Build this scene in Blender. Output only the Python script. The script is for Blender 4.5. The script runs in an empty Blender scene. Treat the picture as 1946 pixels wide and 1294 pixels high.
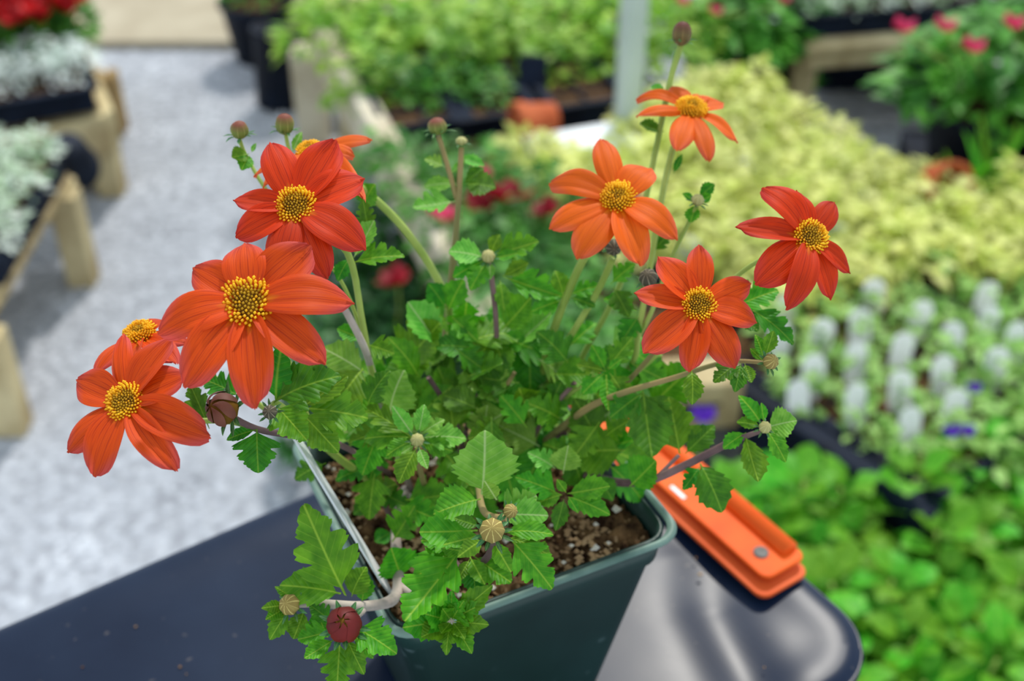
import bpy, math, random
from mathutils import Vector, Matrix
random.seed(7)
R = math.radians
C = bpy.context.scene.collection
# ------------------------------------------------------------------ camera
W, H, F = 1946.0, 1294.0, 2400.0
PITCH = R(37.0)
CAM = Vector((0, 0, 1.5))
cd = bpy.data.cameras.new('camera'); cam = bpy.data.objects.new('camera', cd); C.objects.link(cam)
cam.location = CAM; cam.rotation_euler = (R(90) - PITCH, 0, 0)
cd.sensor_width = 36; cd.lens = F / W * 36; cd.clip_start = 0.02; cd.clip_end = 100
cd.dof.use_dof = True; cd.dof.focus_distance = 0.328; cd.dof.aperture_fstop = 10.5; cd.dof.aperture_blades = 7
bpy.context.scene.camera = cam
# ------------------------------------------------------------------ sky, sun, exposure
wd = bpy.data.worlds.new('sky'); bpy.context.scene.world = wd; wd.use_nodes = True
bg = wd.node_tree.nodes['Background']; bg.inputs[0].default_value = (0.80, 0.91, 1.0, 1); bg.inputs[1].default_value = 0.95
sd = bpy.data.lights.new('sun', 'SUN'); sun = bpy.data.objects.new('sun', sd); C.objects.link(sun)
SUN = Vector((math.sin(R(17)) * math.cos(R(50)), math.cos(R(17)) * math.cos(R(50)), math.sin(R(50))))
sun.rotation_euler = SUN.to_track_quat('Z', 'Y').to_euler(); sun.location = (0, 0, 4)
sd.energy = 2.6; sd.angle = R(4); sd.color = (1, 0.96, 0.88)
vs = bpy.context.scene.view_settings
vs.view_transform = 'Standard'; vs.look = 'None'; vs.gamma = 1; vs.use_curve_mapping = False; vs.exposure = 0.18

# ------------------------------------------------------------------ geometry of the view: where a point of the place lies
FW = Vector((0, math.cos(PITCH), -math.sin(PITCH))); UP = Vector((0, math.sin(PITCH), math.cos(PITCH))); RT = Vector((1, 0, 0))
def ray(x, y): return FW + RT * ((x - W / 2) / F) - UP * ((y - H / 2) / F)
def P3(x, y, d): return CAM + ray(x, y) * d
def G(x, y, z):
    r = ray(x, y); return CAM + r * ((z - CAM.z) / r.z)
def pix(p):
    q = Vector(p) - CAM; d = q.dot(FW); return (W / 2 + F * q.x / d, H / 2 - F * q.dot(UP) / d, d)
def inside(px, py, poly):
    c = False; n = len(poly)
    for i in range(n):
        (x1, y1), (x2, y2) = poly[i], poly[i - 1]
        if (y1 > py) != (y2 > py) and px < (x2 - x1) * (py - y1) / (y2 - y1) + x1: c = not c
    return c
def rnd(a, b): return random.uniform(a, b)
def rvec(): return Vector((rnd(-1, 1), rnd(-1, 1), rnd(-1, 1)))

# ------------------------------------------------------------------ materials
def lin(h):
    h = h.lstrip('#'); c = [int(h[i:i + 2], 16) / 255 for i in (0, 2, 4)]
    return tuple((v / 12.92 if v <= .04045 else ((v + .055) / 1.055) ** 2.4) for v in c) + (1,)
class M:
    def __init__(s, name):
        s.m = bpy.data.materials.new(name); s.m.use_nodes = True; s.t = s.m.node_tree; s.n = s.t.nodes
        s.b = s.n['Principled BSDF']; s.out = s.n['Material Output']
    def N(s, t, **k):
        n = s.n.new(t)
        for a, v in k.items():
            if a.startswith('i_'):
                key = a[2:]; key = int(key) if key.isdigit() else key
                n.inputs[key].default_value = v
            else: setattr(n, a, v)
        return n
    def L(s, a, b): s.t.links.new(a, b)
    def ramp(s, fac, stops):
        r = s.N('ShaderNodeValToRGB'); e = r.color_ramp.elements
        while len(e) < len(stops): e.new(0.5)
        for el, (p, c) in zip(e, stops): el.position = p; el.color = c if not isinstance(c, str) else lin(c)
        s.L(fac, r.inputs[0]); return r.outputs[0]
    def math(s, op, a, b=None):
        n = s.N('ShaderNodeMath', operation=op)
        for i, v in enumerate((a, b)):
            if v is None: continue
            if isinstance(v, (int, float)): n.inputs[i].default_value = v
            else: s.L(v, n.inputs[i])
        return n.outputs[0]
    def mix(s, fac, a, b, mode='MIX'):
        n = s.N('ShaderNodeMix', data_type='RGBA', blend_type=mode)
        for i, v in ((0, fac), (6, a), (7, b)):
            if isinstance(v, (int, float)): n.inputs[i].default_value = v
            elif isinstance(v, (tuple, list)): n.inputs[i].default_value = v
            elif isinstance(v, str): n.inputs[i].default_value = lin(v)
            else: s.L(v, n.inputs[i])
        return n.outputs[2]
    def bump(s, h, strength, dist):
        n = s.N('ShaderNodeBump'); n.inputs['Strength'].default_value = strength; n.inputs['Distance'].default_value = dist
        s.L(h, n.inputs['Height']); s.L(n.outputs[0], s.b.inputs['Normal'])
    def set(s, rough=.5, spec=.5, **k):
        s.b.inputs['Roughness'].default_value = rough; s.b.inputs['Specular IOR Level'].default_value = spec
        for a, v in k.items(): s.b.inputs[a].default_value = v
    def translucent(s, col, fac):
        t = s.N('ShaderNodeBsdfTranslucent'); mx = s.N('ShaderNodeMixShader'); mx.inputs[0].default_value = fac
        s.L(col, t.inputs[0]); s.L(s.b.outputs[0], mx.inputs[1]); s.L(t.outputs[0], mx.inputs[2]); s.L(mx.outputs[0], s.out.inputs[0])
def noisy(name, c1, c2, scale=20, rough=.6, spec=.4, detail=4, bump=0, bdist=.002, vary=0, lo=.35, hi=.65, metal=0):
    m = M(name); tc = m.N('ShaderNodeTexCoord'); nz = m.N('ShaderNodeTexNoise', i_Scale=scale, i_Detail=detail)
    m.L(tc.outputs['Object'], nz.inputs['Vector'])
    col = m.ramp(nz.outputs[0], [(lo, c1), (hi, c2)])
    if vary:
        oi = m.N('ShaderNodeObjectInfo'); hs = m.N('ShaderNodeHueSaturation')
        m.L(m.math('ADD', m.math('MULTIPLY', oi.outputs['Random'], vary * 2), 1 - vary), hs.inputs['Value'])
        m.L(col, hs.inputs['Color']); col = hs.outputs[0]
    m.L(col, m.b.inputs['Base Color']); m.set(rough, spec, Metallic=metal)
    if bump: m.bump(nz.outputs[0], bump, bdist)
    return m
def leaf_mat(name, dark, light, vein, rough=.45, trans=.3, veins=9, bump=.25, vary=.18):
    m = M(name); uv = m.N('ShaderNodeUVMap'); sp = m.N('ShaderNodeSeparateXYZ'); m.L(uv.outputs[0], sp.inputs[0])
    ax = m.math('ABSOLUTE', m.math('SUBTRACT', sp.outputs[0], .5))
    sv = m.math('SUBTRACT', sp.outputs[1], m.math('MULTIPLY', ax, .75))
    wv = m.math('ABSOLUTE', m.math('SINE', m.math('MULTIPLY', sv, veins * math.pi)))        # 0 on a side vein
    side = m.math('SUBTRACT', 1.0, m.math('MINIMUM', m.math('MULTIPLY', wv, 4.0), 1.0))
    mid = m.math('SUBTRACT', 1.0, m.math('MINIMUM', m.math('MULTIPLY', ax, 45.0), 1.0))
    tc = m.N('ShaderNodeTexCoord'); nz = m.N('ShaderNodeTexNoise', i_Scale=4.0, i_Detail=3.0); m.L(tc.outputs['Object'], nz.inputs['Vector'])
    oi = m.N('ShaderNodeObjectInfo')
    base = m.ramp(nz.outputs[0], [(.3, dark), (.7, light)])
    hs = m.N('ShaderNodeHueSaturation'); m.L(base, hs.inputs['Color'])
    m.L(m.math('ADD', m.math('MULTIPLY', oi.outputs['Random'], vary * 2), 1 - vary), hs.inputs['Value'])
    m.L(m.math('ADD', m.math('MULTIPLY', oi.outputs['Random'], .05), .475), hs.inputs['Hue'])
    c = m.mix(m.math('MULTIPLY', side, .20), hs.outputs[0], vein); c = m.mix(m.math('MULTIPLY', mid, .75), c, vein)
    m.L(c, m.b.inputs['Base Color']); m.set(rough, .28)
    if bump: m.bump(m.math('ADD', wv, m.math('MULTIPLY', nz.outputs[0], .6)), bump, .0006)
    m.translucent(c, trans); return m
def petal_mat(name, base, tip, stripe, orange_to=.75):
    m = M(name); uv = m.N('ShaderNodeUVMap'); sp = m.N('ShaderNodeSeparateXYZ'); m.L(uv.outputs[0], sp.inputs[0])
    ax = m.math('ABSOLUTE', m.math('SUBTRACT', sp.outputs[0], .5))
    r = m.math('ADD', m.math('MULTIPLY', sp.outputs[1], .85), m.math('MULTIPLY', ax, .55))
    col = m.ramp(r, [(.12, lin('#e8900a')), (.30, base), (orange_to, base), (1.0, tip)])
    nz = m.N('ShaderNodeTexNoise', i_Scale=1.0, i_Detail=2.0); mp = m.N('ShaderNodeMapping'); mp.inputs['Scale'].default_value = (38, 1.6, 1)
    m.L(uv.outputs[0], mp.inputs[0]); m.L(mp.outputs[0], nz.inputs['Vector'])
    st = m.math('MULTIPLY', m.math('MAXIMUM', m.math('SUBTRACT', nz.outputs[0], .5), 0.0), 2.6)
    gr = m.math('SUBTRACT', 1.0, m.math('MINIMUM', m.math('MULTIPLY', m.math('ABSOLUTE', m.math('SUBTRACT', ax, .085)), 55.0), 1.0))
    oi = m.N('ShaderNodeObjectInfo'); hs = m.N('ShaderNodeHueSaturation'); m.L(col, hs.inputs['Color'])
    m.L(m.math('ADD', m.math('MULTIPLY', oi.outputs['Random'], .24), .88), hs.inputs['Value'])
    c = m.mix(m.math('MINIMUM', m.math('ADD', m.math('MULTIPLY', st, 1.3), m.math('MULTIPLY', gr, .6)), .8), hs.outputs[0], stripe)
    m.L(c, m.b.inputs['Base Color']); m.set(.55, .22)
    m.bump(nz.outputs[0], .25, .0008); m.translucent(c, .28); return m
MAT = {}
def mt(k): return MAT[k].m
MAT['gravel'] = noisy('gravel_grey', '#84868e', '#c4c9d2', 45, .9, .2, 8, .8, .01, 0, .3, .7)
MAT['stone'] = noisy('gravel_stone', '#94979e', '#d2d6de', 6, .9, .2)
MAT['concrete'] = noisy('pale_concrete', '#a89c86', '#bcb29c', 6, .9, .2)
MAT['wood'] = noisy('weathered_pine', '#a08a62', '#d6c69a', 9, .8, .25, 5, .2, .002, .1)
MAT['wood_dark'] = noisy('old_timber', '#6f5a3e', '#a68c60', 9, .85, .2, 5, .2, .002, .1)
MAT['wood_pale'] = noisy('pale_rail_wood', '#b4a68a', '#d8cfb8', 9, .8, .25, 5, .15, .002)
MAT['black'] = noisy('black_tray_plastic', '#0e1420', '#182234', 12, .7, .12)
MAT['blackpot'] = noisy('black_pot_plastic', '#0e1420', '#182234', 12, .65, .2)
MAT['post'] = noisy('galvanised_steel', '#a8b6ae', '#c2cec6', 5, .5, .4)
MAT['white'] = noisy('white_plastic', '#e6eaee', '#f6f8fa', 5, .4, .5)
MAT['tagwhite'] = noisy('thin_white_tag', '#f2f4f6', '#ffffff', 5, .5, .4); MAT['tagwhite'].translucent(MAT['tagwhite'].b.inputs['Base Color'].links[0].from_socket, .5)
MAT['terracotta'] = noisy('terracotta', '#b3532e', '#d9794f', 8, .8, .2)
MAT['soil'] = noisy('potting_soil', '#2a1a10', '#8a6a48', 180, .95, .1, 6, .9, .003, 0, .38, .72)
MAT['bark'] = noisy('bark_chip', '#604228', '#c8a880', 30, .95, .1, 3, 0, 0, .35)
MAT['perlite'] = noisy('perlite', '#d8d0c0', '#f4f0e6', 30, .9, .1)
# cart panel: dark scuffed sheet
m = M('scuffed_dark_panel'); tc = m.N('ShaderNodeTexCoord'); n1 = m.N('ShaderNodeTexNoise', i_Scale=18.0, i_Detail=6.0); n2 = m.N('ShaderNodeTexNoise', i_Scale=260.0, i_Detail=2.0)
m.L(tc.outputs['Object'], n1.inputs['Vector']); m.L(tc.outputs['Object'], n2.inputs['Vector'])
c0 = m.ramp(n1.outputs[0], [(.3, '#0e1a30'), (.75, '#19273e')]); dust = m.ramp(n2.outputs[0], [(.70, (0, 0, 0, 1)), (.78, (1, 1, 1, 1))])
m.L(m.mix(m.math('MULTIPLY', dust, .25), c0, '#8a8078'), m.b.inputs['Base Color'])
m.L(m.math('ADD', m.math('MULTIPLY', n1.outputs[0], .12), .27), m.b.inputs['Roughness']); m.b.inputs['Specular IOR Level'].default_value = .5
m.b.inputs['Specular IOR Level'].default_value = .19
MAT['panel'] = m
# pot plastic with dried water spots
m = M('dark_green_pot_plastic'); tc = m.N('ShaderNodeTexCoord'); vo = m.N('ShaderNodeTexVoronoi', i_Scale=95.0); n1 = m.N('ShaderNodeTexNoise', i_Scale=22.0, i_Detail=5.0)
m.L(tc.outputs['Object'], vo.inputs['Vector']); m.L(tc.outputs['Object'], n1.inputs['Vector'])
sp = m.ramp(vo.outputs['Distance'], [(.10, (1, 1, 1, 1)), (.26, (0, 0, 0, 1))]); sel = m.ramp(n1.outputs[0], [(.46, (0, 0, 0, 1)), (.58, (1, 1, 1, 1))])
m.L(m.mix(m.math('MULTIPLY', m.math('MULTIPLY', sp, sel), .45), m.ramp(n1.outputs[0], [(.3, '#16302a'), (.7, '#20403a')]), '#7f9a9c'), m.b.inputs['Base Color']); m.set(.42, .5)
MAT['pot'] = m
MAT['rim'] = noisy('pot_rim_plastic', '#4c6a60', '#7c988c', 40, .5, .4)
MAT['orange'] = noisy('orange_painted_metal', '#e4520c', '#f26418', 30, .6, .25)
MAT['orange2'] = noisy('worn_orange_base', '#d8561f', '#ec6c38', 30, .6, .25)
MAT['steel'] = noisy('screw_steel', '#5c5c58', '#80807c', 60, .6, .3)
MAT['leaf'] = leaf_mat('bidens_leaf', '#377c08', '#66a81a', '#a8cc40', .5)
MAT['leaf_dark'] = leaf_mat('bidens_old_leaf', '#2a660a', '#4c9014', '#88b436', .5)
MAT['leaf_pale'] = leaf_mat('bidens_pale_leaf', '#559a24', '#86c046', '#c4d894', .5)
MAT['bract'] = leaf_mat('bidens_bract', '#2f6034', '#5a8c50', '#7aa860', bump=0)
MAT['petal'] = petal_mat('petal_orange_red', lin('#e24e08'), lin('#d8524a'), lin('#9c1c0c'))
MAT['petal_red'] = petal_mat('petal_deep_red', lin('#d83a08'), lin('#cc3a30'), lin('#8c160c'))
MAT['petal_orange'] = petal_mat('petal_bright_orange', lin('#e8640c'), lin('#e86a44'), lin('#c64810'))
MAT['disc'] = noisy('disc_brown_gold', '#4a2a08', '#9a6a10', 300, .8, .2)
MAT['floret'] = noisy('floret_yellow', '#e8a008', '#ffc81c', 200, .6, .3, vary=0)
MAT['floret_in'] = noisy('floret_gold', '#a87c10', '#d8a81c', 200, .7, .3)
MAT['stem_green'] = noisy('stem_green', '#86a040', '#a9bc5c', 60, .55, .4)
MAT['stem_mid'] = noisy('stem_reddish', '#7f7a48', '#a08a5a', 60, .6, .3)
MAT['stem_purple'] = noisy('stem_purple', '#5c4648', '#8a6e6a', 60, .65, .3)
MAT['stem_woody'] = noisy('stem_woody_grey', '#9a8c86', '#c0b4a8', 90, .75, .2)
def bud_mat(name, a, b, n=9, c=None):
    m = M(name); uv = m.N('ShaderNodeUVMap'); sp = m.N('ShaderNodeSeparateXYZ'); m.L(uv.outputs[0], sp.inputs[0])
    w = m.math('ABSOLUTE', m.math('SINE', m.math('MULTIPLY', sp.outputs[0], n * math.pi)))
    col = m.ramp(w, [(.0, b), (.35, a), (1, a)])
    if c: col = m.mix(m.ramp(sp.outputs[1], [(.5, (0, 0, 0, 1)), (.8, (1, 1, 1, 1))]), col, c)
    m.L(col, m.b.inputs['Base Color']); m.set(.65, .3); return m
MAT['bud_gold'] = bud_mat('bud_gold_striped', '#8f7c40', '#d8c878', 9)
MAT['bud_green'] = bud_mat('bud_green_red', '#74803a', '#a0a458', 8, '#7c4434')
MAT['bud_dark'] = bud_mat('bud_dark_striped', '#4a4636', '#a8a084', 8)
MAT['bud_red'] = bud_mat('bud_dark_red', '#6a5a34', '#8a7444', 7, '#5e3028')
MAT['bud_pale'] = bud_mat('bud_pale', '#a8a466', '#c8c48c', 8)
MAT['maroon'] = noisy('maroon_folded_petal', '#4c0e10', '#781c18', 60, .6, .3)
MAT['maroon2'] = noisy('brown_folded_petal', '#4c2820', '#7c4a38', 60, .6, .3)
MAT['budcore'] = noisy('bud_core_gold', '#4a2c0c', '#8a6414', 260, .8, .2)
def foliage(name, a, b, vary=.15, trans=.3, scale=14):
    m = noisy(name, a, b, scale, .5, .4, 2, vary=vary); col = m.b.inputs['Base Color'].links[0].from_socket; m.translucent(col, trans); return m
MAT['fol_green'] = foliage('foliage_mid_green', '#357a22', '#6cb040')
MAT['fol_deep'] = foliage('foliage_deep_green', '#1c5020', '#3f8434')
MAT['fol_lime'] = foliage('foliage_lime', '#bccc4e', '#f6f4a4', .14)
MAT['fol_limeg'] = foliage('foliage_lime_green', '#68a81e', '#b8da4c', .15)
MAT['fol_geran'] = foliage('foliage_geranium', '#357c2c', '#6cb83c')
MAT['fol_white'] = foliage('foliage_silver_white', '#d8e8de', '#fcfffd', .08, .45)
MAT['fol_whiteg'] = foliage('foliage_white_flowering', '#98bc88', '#f2faf0', .1)
MAT['fol_seed'] = foliage('foliage_seedling', '#76ac44', '#b4dc7c', .15)
MAT['leafy'] = leaf_mat('bedding_leaf', '#3f940e', '#74bc2c', '#98d050', .5, .3, 7, .2, .2)
MAT['red'] = foliage('flower_red', '#a80c14', '#d81c20', .15); MAT['crimson'] = foliage('flower_crimson', '#7c0818', '#b4142c', .15)
MAT['pink'] = foliage('flower_pink', '#d02860', '#e85080', .15); MAT['purple'] = foliage('flower_purple', '#4c18a0', '#7030c8', .1)

# ------------------------------------------------------------------ object helpers
def link(name, data, mat=None, parent=None, label=None, cat=None, group=None, kind=None):
    o = bpy.data.objects.new(name, data); C.objects.link(o)
    if mat and data and not data.materials: data.materials.append(mt(mat))
    if parent: o.parent = parent
    tag(o, label, cat, group, kind); return o
def tag(o, label=None, cat=None, group=None, kind=None):
    for k, v in (('label', label), ('category', cat), ('group', group), ('kind', kind)):
        if v: o[k] = v
    return o
def empty(name, loc, label=None, cat=None, group=None, parent=None):
    o = link(name, None, None, parent, label, cat, group); o.location = loc; o.empty_display_size = .01; return o
def mesh(name, v, f, smooth=True, uv=None, mats=None, mi=None):
    me = bpy.data.meshes.new(name); me.from_pydata([tuple(p) for p in v], [], f)
    if smooth: me.polygons.foreach_set('use_smooth', [True] * len(f))
    if uv:
        l = me.uv_layers.new(name='UVMap')
        for lp in me.loops: l.data[lp.index].uv = uv[lp.vertex_index]
    if mats:
        for k in mats: me.materials.append(mt(k))
    if mi: me.polygons.foreach_set('material_index', mi)
    me.update(); return me
class B:
    def __init__(s): s.v = []; s.f = []
    def add(s, v, f):
        o = len(s.v); s.v += [Vector(p) for p in v]; s.f += [tuple(i + o for i in q) for q in f]; return s
    def box(s, c, size, ax=None):
        ax = ax or (Vector((1, 0, 0)), Vector((0, 1, 0)), Vector((0, 0, 1))); c = Vector(c)
        v = [c + ax[0] * (i * size[0] / 2) + ax[1] * (j * size[1] / 2) + ax[2] * (k * size[2] / 2) for i in (-1, 1) for j in (-1, 1) for k in (-1, 1)]
        return s.add(v, [(0, 1, 3, 2), (4, 6, 7, 5), (0, 4, 5, 1), (2, 3, 7, 6), (0, 2, 6, 4), (1, 5, 7, 3)])
    def mesh(s, name, smooth=False): return mesh(name, s.v, s.f, smooth)
def beam(name, a, b, w, h, mat, parent, upv=Vector((0, 0, 1)), bev=.004):
    a, b = Vector(a), Vector(b); d = (b - a); L = d.length; d.normalize(); s = d.cross(upv).normalized(); u = s.cross(d).normalized()
    me = B().box((0, 0, 0), (L, w, h)).mesh(name); o = link(name, me, mat, parent)
    M4 = Matrix((d, s, u)).transposed().to_4x4(); M4.translation = (a + b) / 2 - (parent.location if parent else Vector())
    o.matrix_basis = M4
    md = o.modifiers.new('bevel', 'BEVEL'); md.width = bev; md.segments = 2; return o
def tube(name, pts, rad, mat, parent, nseg=8, sub=5):
    pts = [Vector(p) for p in pts]; n = len(pts); path = []
    rs = rad if isinstance(rad, (list, tuple)) else [rad] * n; rr = []
    for i in range(n - 1):
        p0, p1, p2, p3 = pts[max(i - 1, 0)], pts[i], pts[i + 1], pts[min(i + 2, n - 1)]
        for k in range(sub):
            t = k / sub
            path.append(.5 * ((2 * p1) + (p2 - p0) * t + (2 * p0 - 5 * p1 + 4 * p2 - p3) * t * t + (3 * p1 - p0 - 3 * p2 + p3) * t ** 3)); rr.append(rs[i] + (rs[i + 1] - rs[i]) * t)
    path.append(pts[-1]); rr.append(rs[-1])
    org = parent.location if parent else Vector(); v = []; f = []; ref = Vector((.31, .77, .55))
    for i, p in enumerate(path):
        t = (path[min(i + 1, len(path) - 1)] - path[max(i - 1, 0)]).normalized(); a = t.cross(ref).normalized(); b = t.cross(a)
        for k in range(nseg):
            an = 2 * math.pi * k / nseg; v.append(p - org + (a * math.cos(an) + b * math.sin(an)) * rr[i])
    for i in range(len(path) - 1):
        for k in range(nseg): f.append((i * nseg + k, i * nseg + (k + 1) % nseg, (i + 1) * nseg + (k + 1) % nseg, (i + 1) * nseg + k))
    f.append(tuple(range(nseg))); f.append(tuple((len(path) - 1) * nseg + k for k in range(nseg)))
    return link(name, mesh(name, v, f), mat, parent)
def lathe(prof, n=20):
    v = []; f = []
    for r, z in prof:
        for k in range(n): a = 2 * math.pi * k / n; v.append((r * math.cos(a), r * math.sin(a), z))
    for i in range(len(prof) - 1):
        for k in range(n): f.append((i * n + k, i * n + (k + 1) % n, (i + 1) * n + (k + 1) % n, (i + 1) * n + k))
    return v, f
def frame(base, tip, nrm, wscale, zscale=None):
    y = tip - base; L = y.length; yn = y / L; x = yn.cross(nrm).normalized(); z = x.cross(yn)
    zs = zscale or L
    m = Matrix((x * wscale, y, z * zs)).transposed().to_4x4(); m.translation = base; return m

# ------------------------------------------------------------------ leaf and petal shapes
def leaf_shape(name, outline, sweep=.35, cup=.25, bend=-.15, ripple=.02, sub=1):
    rows = []
    for (v0, h0), (v1, h1) in zip(outline[:-1], outline[1:]):
        for k in range(sub): t = k / sub; rows.append((v0 + (v1 - v0) * t, h0 + (h1 - h0) * t))
    rows.append(outline[-1]); cols = (-1, -.5, 0, .5, 1); v = []; f = []; uv = []
    for i, (t, h) in enumerate(rows):
        for c in cols:
            x = c * h; y = t + sweep * abs(x) * (1 - .5 * t)
            z = cup * abs(x) + bend * (t * t - t * .6) + ripple * math.sin(t * 21 + c * 2.5) * abs(c)
            v.append((x, y, z)); uv.append((.5 + x, t + .0))
    for i in range(len(rows) - 1):
        for k in range(4): f.append((i * 5 + k, i * 5 + k + 1, i * 5 + k + 6, i * 5 + k + 5))
    return v, f, uv
def serrate(w, teeth, amp, pet=.10, peak=.42, blunt=.8):
    o = [(0, .014), (pet, .018)]
    for i in range(teeth):
        t0 = pet + (1 - pet) * i / teeth; t1 = pet + (1 - pet) * (i + .75) / teeth; t2 = pet + (1 - pet) * (i + .98) / teeth
        def env(t):
            s = (t - pet) / (1 - pet); k = s / peak * .5 if s < peak else .5 + (s - peak) / (1 - peak) * .5
            return w * max(math.sin(math.pi * k), 0) ** blunt
        o += [(t1, env(t1) * (1 + amp) + .002), (t2, env(t2) * (1 - amp * .4) + .001)]
    o[-1] = (1.0, .002); return o
LOBED = [(0, .014), (.12, .018), (.17, .10), (.21, .25), (.25, .36), (.28, .40), (.30, .37), (.325, .41), (.36, .425), (.385, .37), (.405, .27), (.425, .20), (.45, .23), (.48, .31), (.52, .37), (.545, .33), (.57, .355),
         (.61, .33), (.635, .25), (.655, .17), (.68, .18), (.71, .235), (.745, .255), (.765, .215), (.79, .225), (.825, .19), (.845, .15), (.875, .155), (.91, .12), (.93, .085), (.96, .075), (.985, .045), (1, .008)]
LOBED2 = [(0, .014), (.08, .018), (.13, .16), (.18, .35), (.22, .45), (.25, .49), (.275, .44), (.30, .47), (.34, .46), (.37, .36), (.40, .27), (.43, .28), (.47, .36), (.52, .40), (.545, .35), (.58, .37), (.63, .34), (.655, .27), (.68, .25), (.71, .28), (.75, .265), (.775, .22), (.81, .215), (.85, .18), (.87, .145), (.90, .14), (.94, .10), (.97, .065), (1, .008)]
LSH = {}
def addleaf(k, *a, **kw): LSH.setdefault(k, []).append(leaf_shape(k, *a, **kw))
for cup, bend, rip in ((.30, -.30, .02), (.14, -.50, .028), (.42, .10, .02)):
    addleaf('L', LOBED, .45, cup, bend, rip); addleaf('L2', LOBED2, .35, cup, bend, rip)
    addleaf('S', serrate(.40, 8, .13), .15, cup, bend, rip); addleaf('N', serrate(.17, 5, .10), .1, cup * 1.4, bend, rip * .5)
    addleaf('P', serrate(.31, 6, .16, .08, .5), .25, cup, bend, rip)
    addleaf('B', serrate(.11, 3, .0, .02, .5), 0, .5, bend, 0); addleaf('O', serrate(.36, 6, .02, .1, .45, .75), 0, cup, bend, rip)
LME = {}
def leafmesh(k, mat, variant):
    key = (k, mat, variant)
    if key not in LME:
        v, f, uv = LSH[k][variant]; LME[key] = mesh('leaf', v, f, True, uv, [mat])
    return LME[key]
def petal_shape(arch, cup, twist, tipcurl):
    n = 14; cols = 9; v = []; f = []; uv = []
    for i in range(n + 1):
        t = i / n
        h = .055 + .445 * (math.sin(math.pi * min((t / .56) ** .95 * .5, .5)) if t < .56 else max(1 - ((t - .56) / .445) ** 2.2, .01) ** .62)
        for k in range(cols):
            c = k / (cols - 1) * 2 - 1; x = c * h
            y = t - .035 * c * c * (t ** 3) * 1.2 - (.012 if (i == n and k in (2, 6)) else 0)
            z = arch * math.sin(math.pi * t) + cup * c * c * math.sin(math.pi * min(t * 1.1, 1)) + .028 * math.cos(c * 3 * math.pi) * (t ** .5) * (1 - .3 * t) + twist * c * t + tipcurl * max(t - .6, 0) ** 2
            v.append((x, y, z)); uv.append((.5 + c * .5, t))
    for i in range(n):
        for k in range(cols - 1): f.append((i * cols + k, i * cols + k + 1, (i + 1) * cols + k + 1, (i + 1) * cols + k))
    return v, f, uv
PSH = [petal_shape(.10, -.05, .0, -.25), petal_shape(.07, .09, .04, -.1), petal_shape(.13, -.09, -.05, -.4), petal_shape(.04, .12, -.06, .1), petal_shape(.16, .03, .05, -.6)]
PME = {}
def petalmesh(mat, k):
    if (mat, k) not in PME: v, f, uv = PSH[k]; PME[(mat, k)] = mesh('petal', v, f, True, uv, [mat])
    return PME[(mat, k)]

# ================================================================== THE PLACE
# ------------------------------------------------------------------ ground
me = mesh('ground', [(-6, -2, 0), (6, -2, 0), (6, 9, 0), (-6, 9, 0)], [(0, 1, 2, 3)])
tag(link('ground', me, 'gravel'), 'pale grey gravel path running between the plant benches', 'gravel', None, 'structure')
bs = B(); oct_v = [(1, 0, 0), (-1, 0, 0), (0, 1, 0), (0, -1, 0), (0, 0, 1), (0, 0, -1)]; oct_f = [(0, 2, 4), (2, 1, 4), (1, 3, 4), (3, 0, 4)]
for i in range(9000):
    x = rnd(-1.6, .4); y = rnd(.9, 3.6); s = rnd(.004, .011) * (1.3 if random.random() < .1 else 1); a = rnd(0, 6.3); ca, sa = math.cos(a), math.sin(a)
    bs.add([(x + s * rnd(.7, 1.2) * (p[0] * ca - p[1] * sa), y + s * rnd(.7, 1.2) * (p[0] * sa + p[1] * ca), max(p[2], 0) * s * .8) for p in oct_v[:5]], [(0, 2, 4), (2, 1, 4), (1, 3, 4), (3, 0, 4)])
link('gravel_stones', bs.mesh('gravel_stones', True), 'stone', None, 'loose pale gravel stones lying over the path', 'gravel', None, 'stuff')
# pale concrete strip across the far end of the path
a, b = G(215, 78, 0), G(480, 60, 0)
bx = B().box(((a.x + b.x) / 2 - .1, (a.y + b.y) / 2 + .12, .012), (1.3, .42, .024)); link('concrete_strip', bx.mesh('concrete_strip'), 'concrete', None, 'pale beige concrete strip crossing the far end of the gravel path', 'paving', None, 'structure')

# ------------------------------------------------------------------ plant prototypes for the beds
def bush(name, nleaf, rad, hgt, ls, mat, seed, droop=.5, aspect=.55, bare=0):
    rs = random.Random(seed); v = []; f = []
    for i in range(nleaf):
        th = rs.uniform(0, 6.283); u = rs.random() ** .6; r = rad * u; z = hgt * (1 - .75 * u * u) * rs.uniform(.55, 1.05)
        p = Vector((r * math.cos(th), r * math.sin(th), max(z, .004)))
        d = Vector((math.cos(th + rs.uniform(-.9, .9)), math.sin(th + rs.uniform(-.9, .9)), rs.uniform(-droop, .6))).normalized()
        s = d.cross(Vector((0, 0, 1)) + Vector((rs.uniform(-.5, .5), rs.uniform(-.5, .5), 0))).normalized(); n = s.cross(d); L = ls * rs.uniform(.6, 1.25); w = L * aspect * .5
        o = len(v); v += [p, p + d * L * .45 + s * w + n * L * .08, p + d * L - n * L * .12, p + d * L * .45 - s * w + n * L * .08, p + d * L * .5]
        f += [(o, o + 1, o + 4), (o + 1, o + 2, o + 4), (o + 2, o + 3, o + 4), (o + 3, o, o + 4)]
    return mesh(name, v, f, True, None, [mat])
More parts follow.
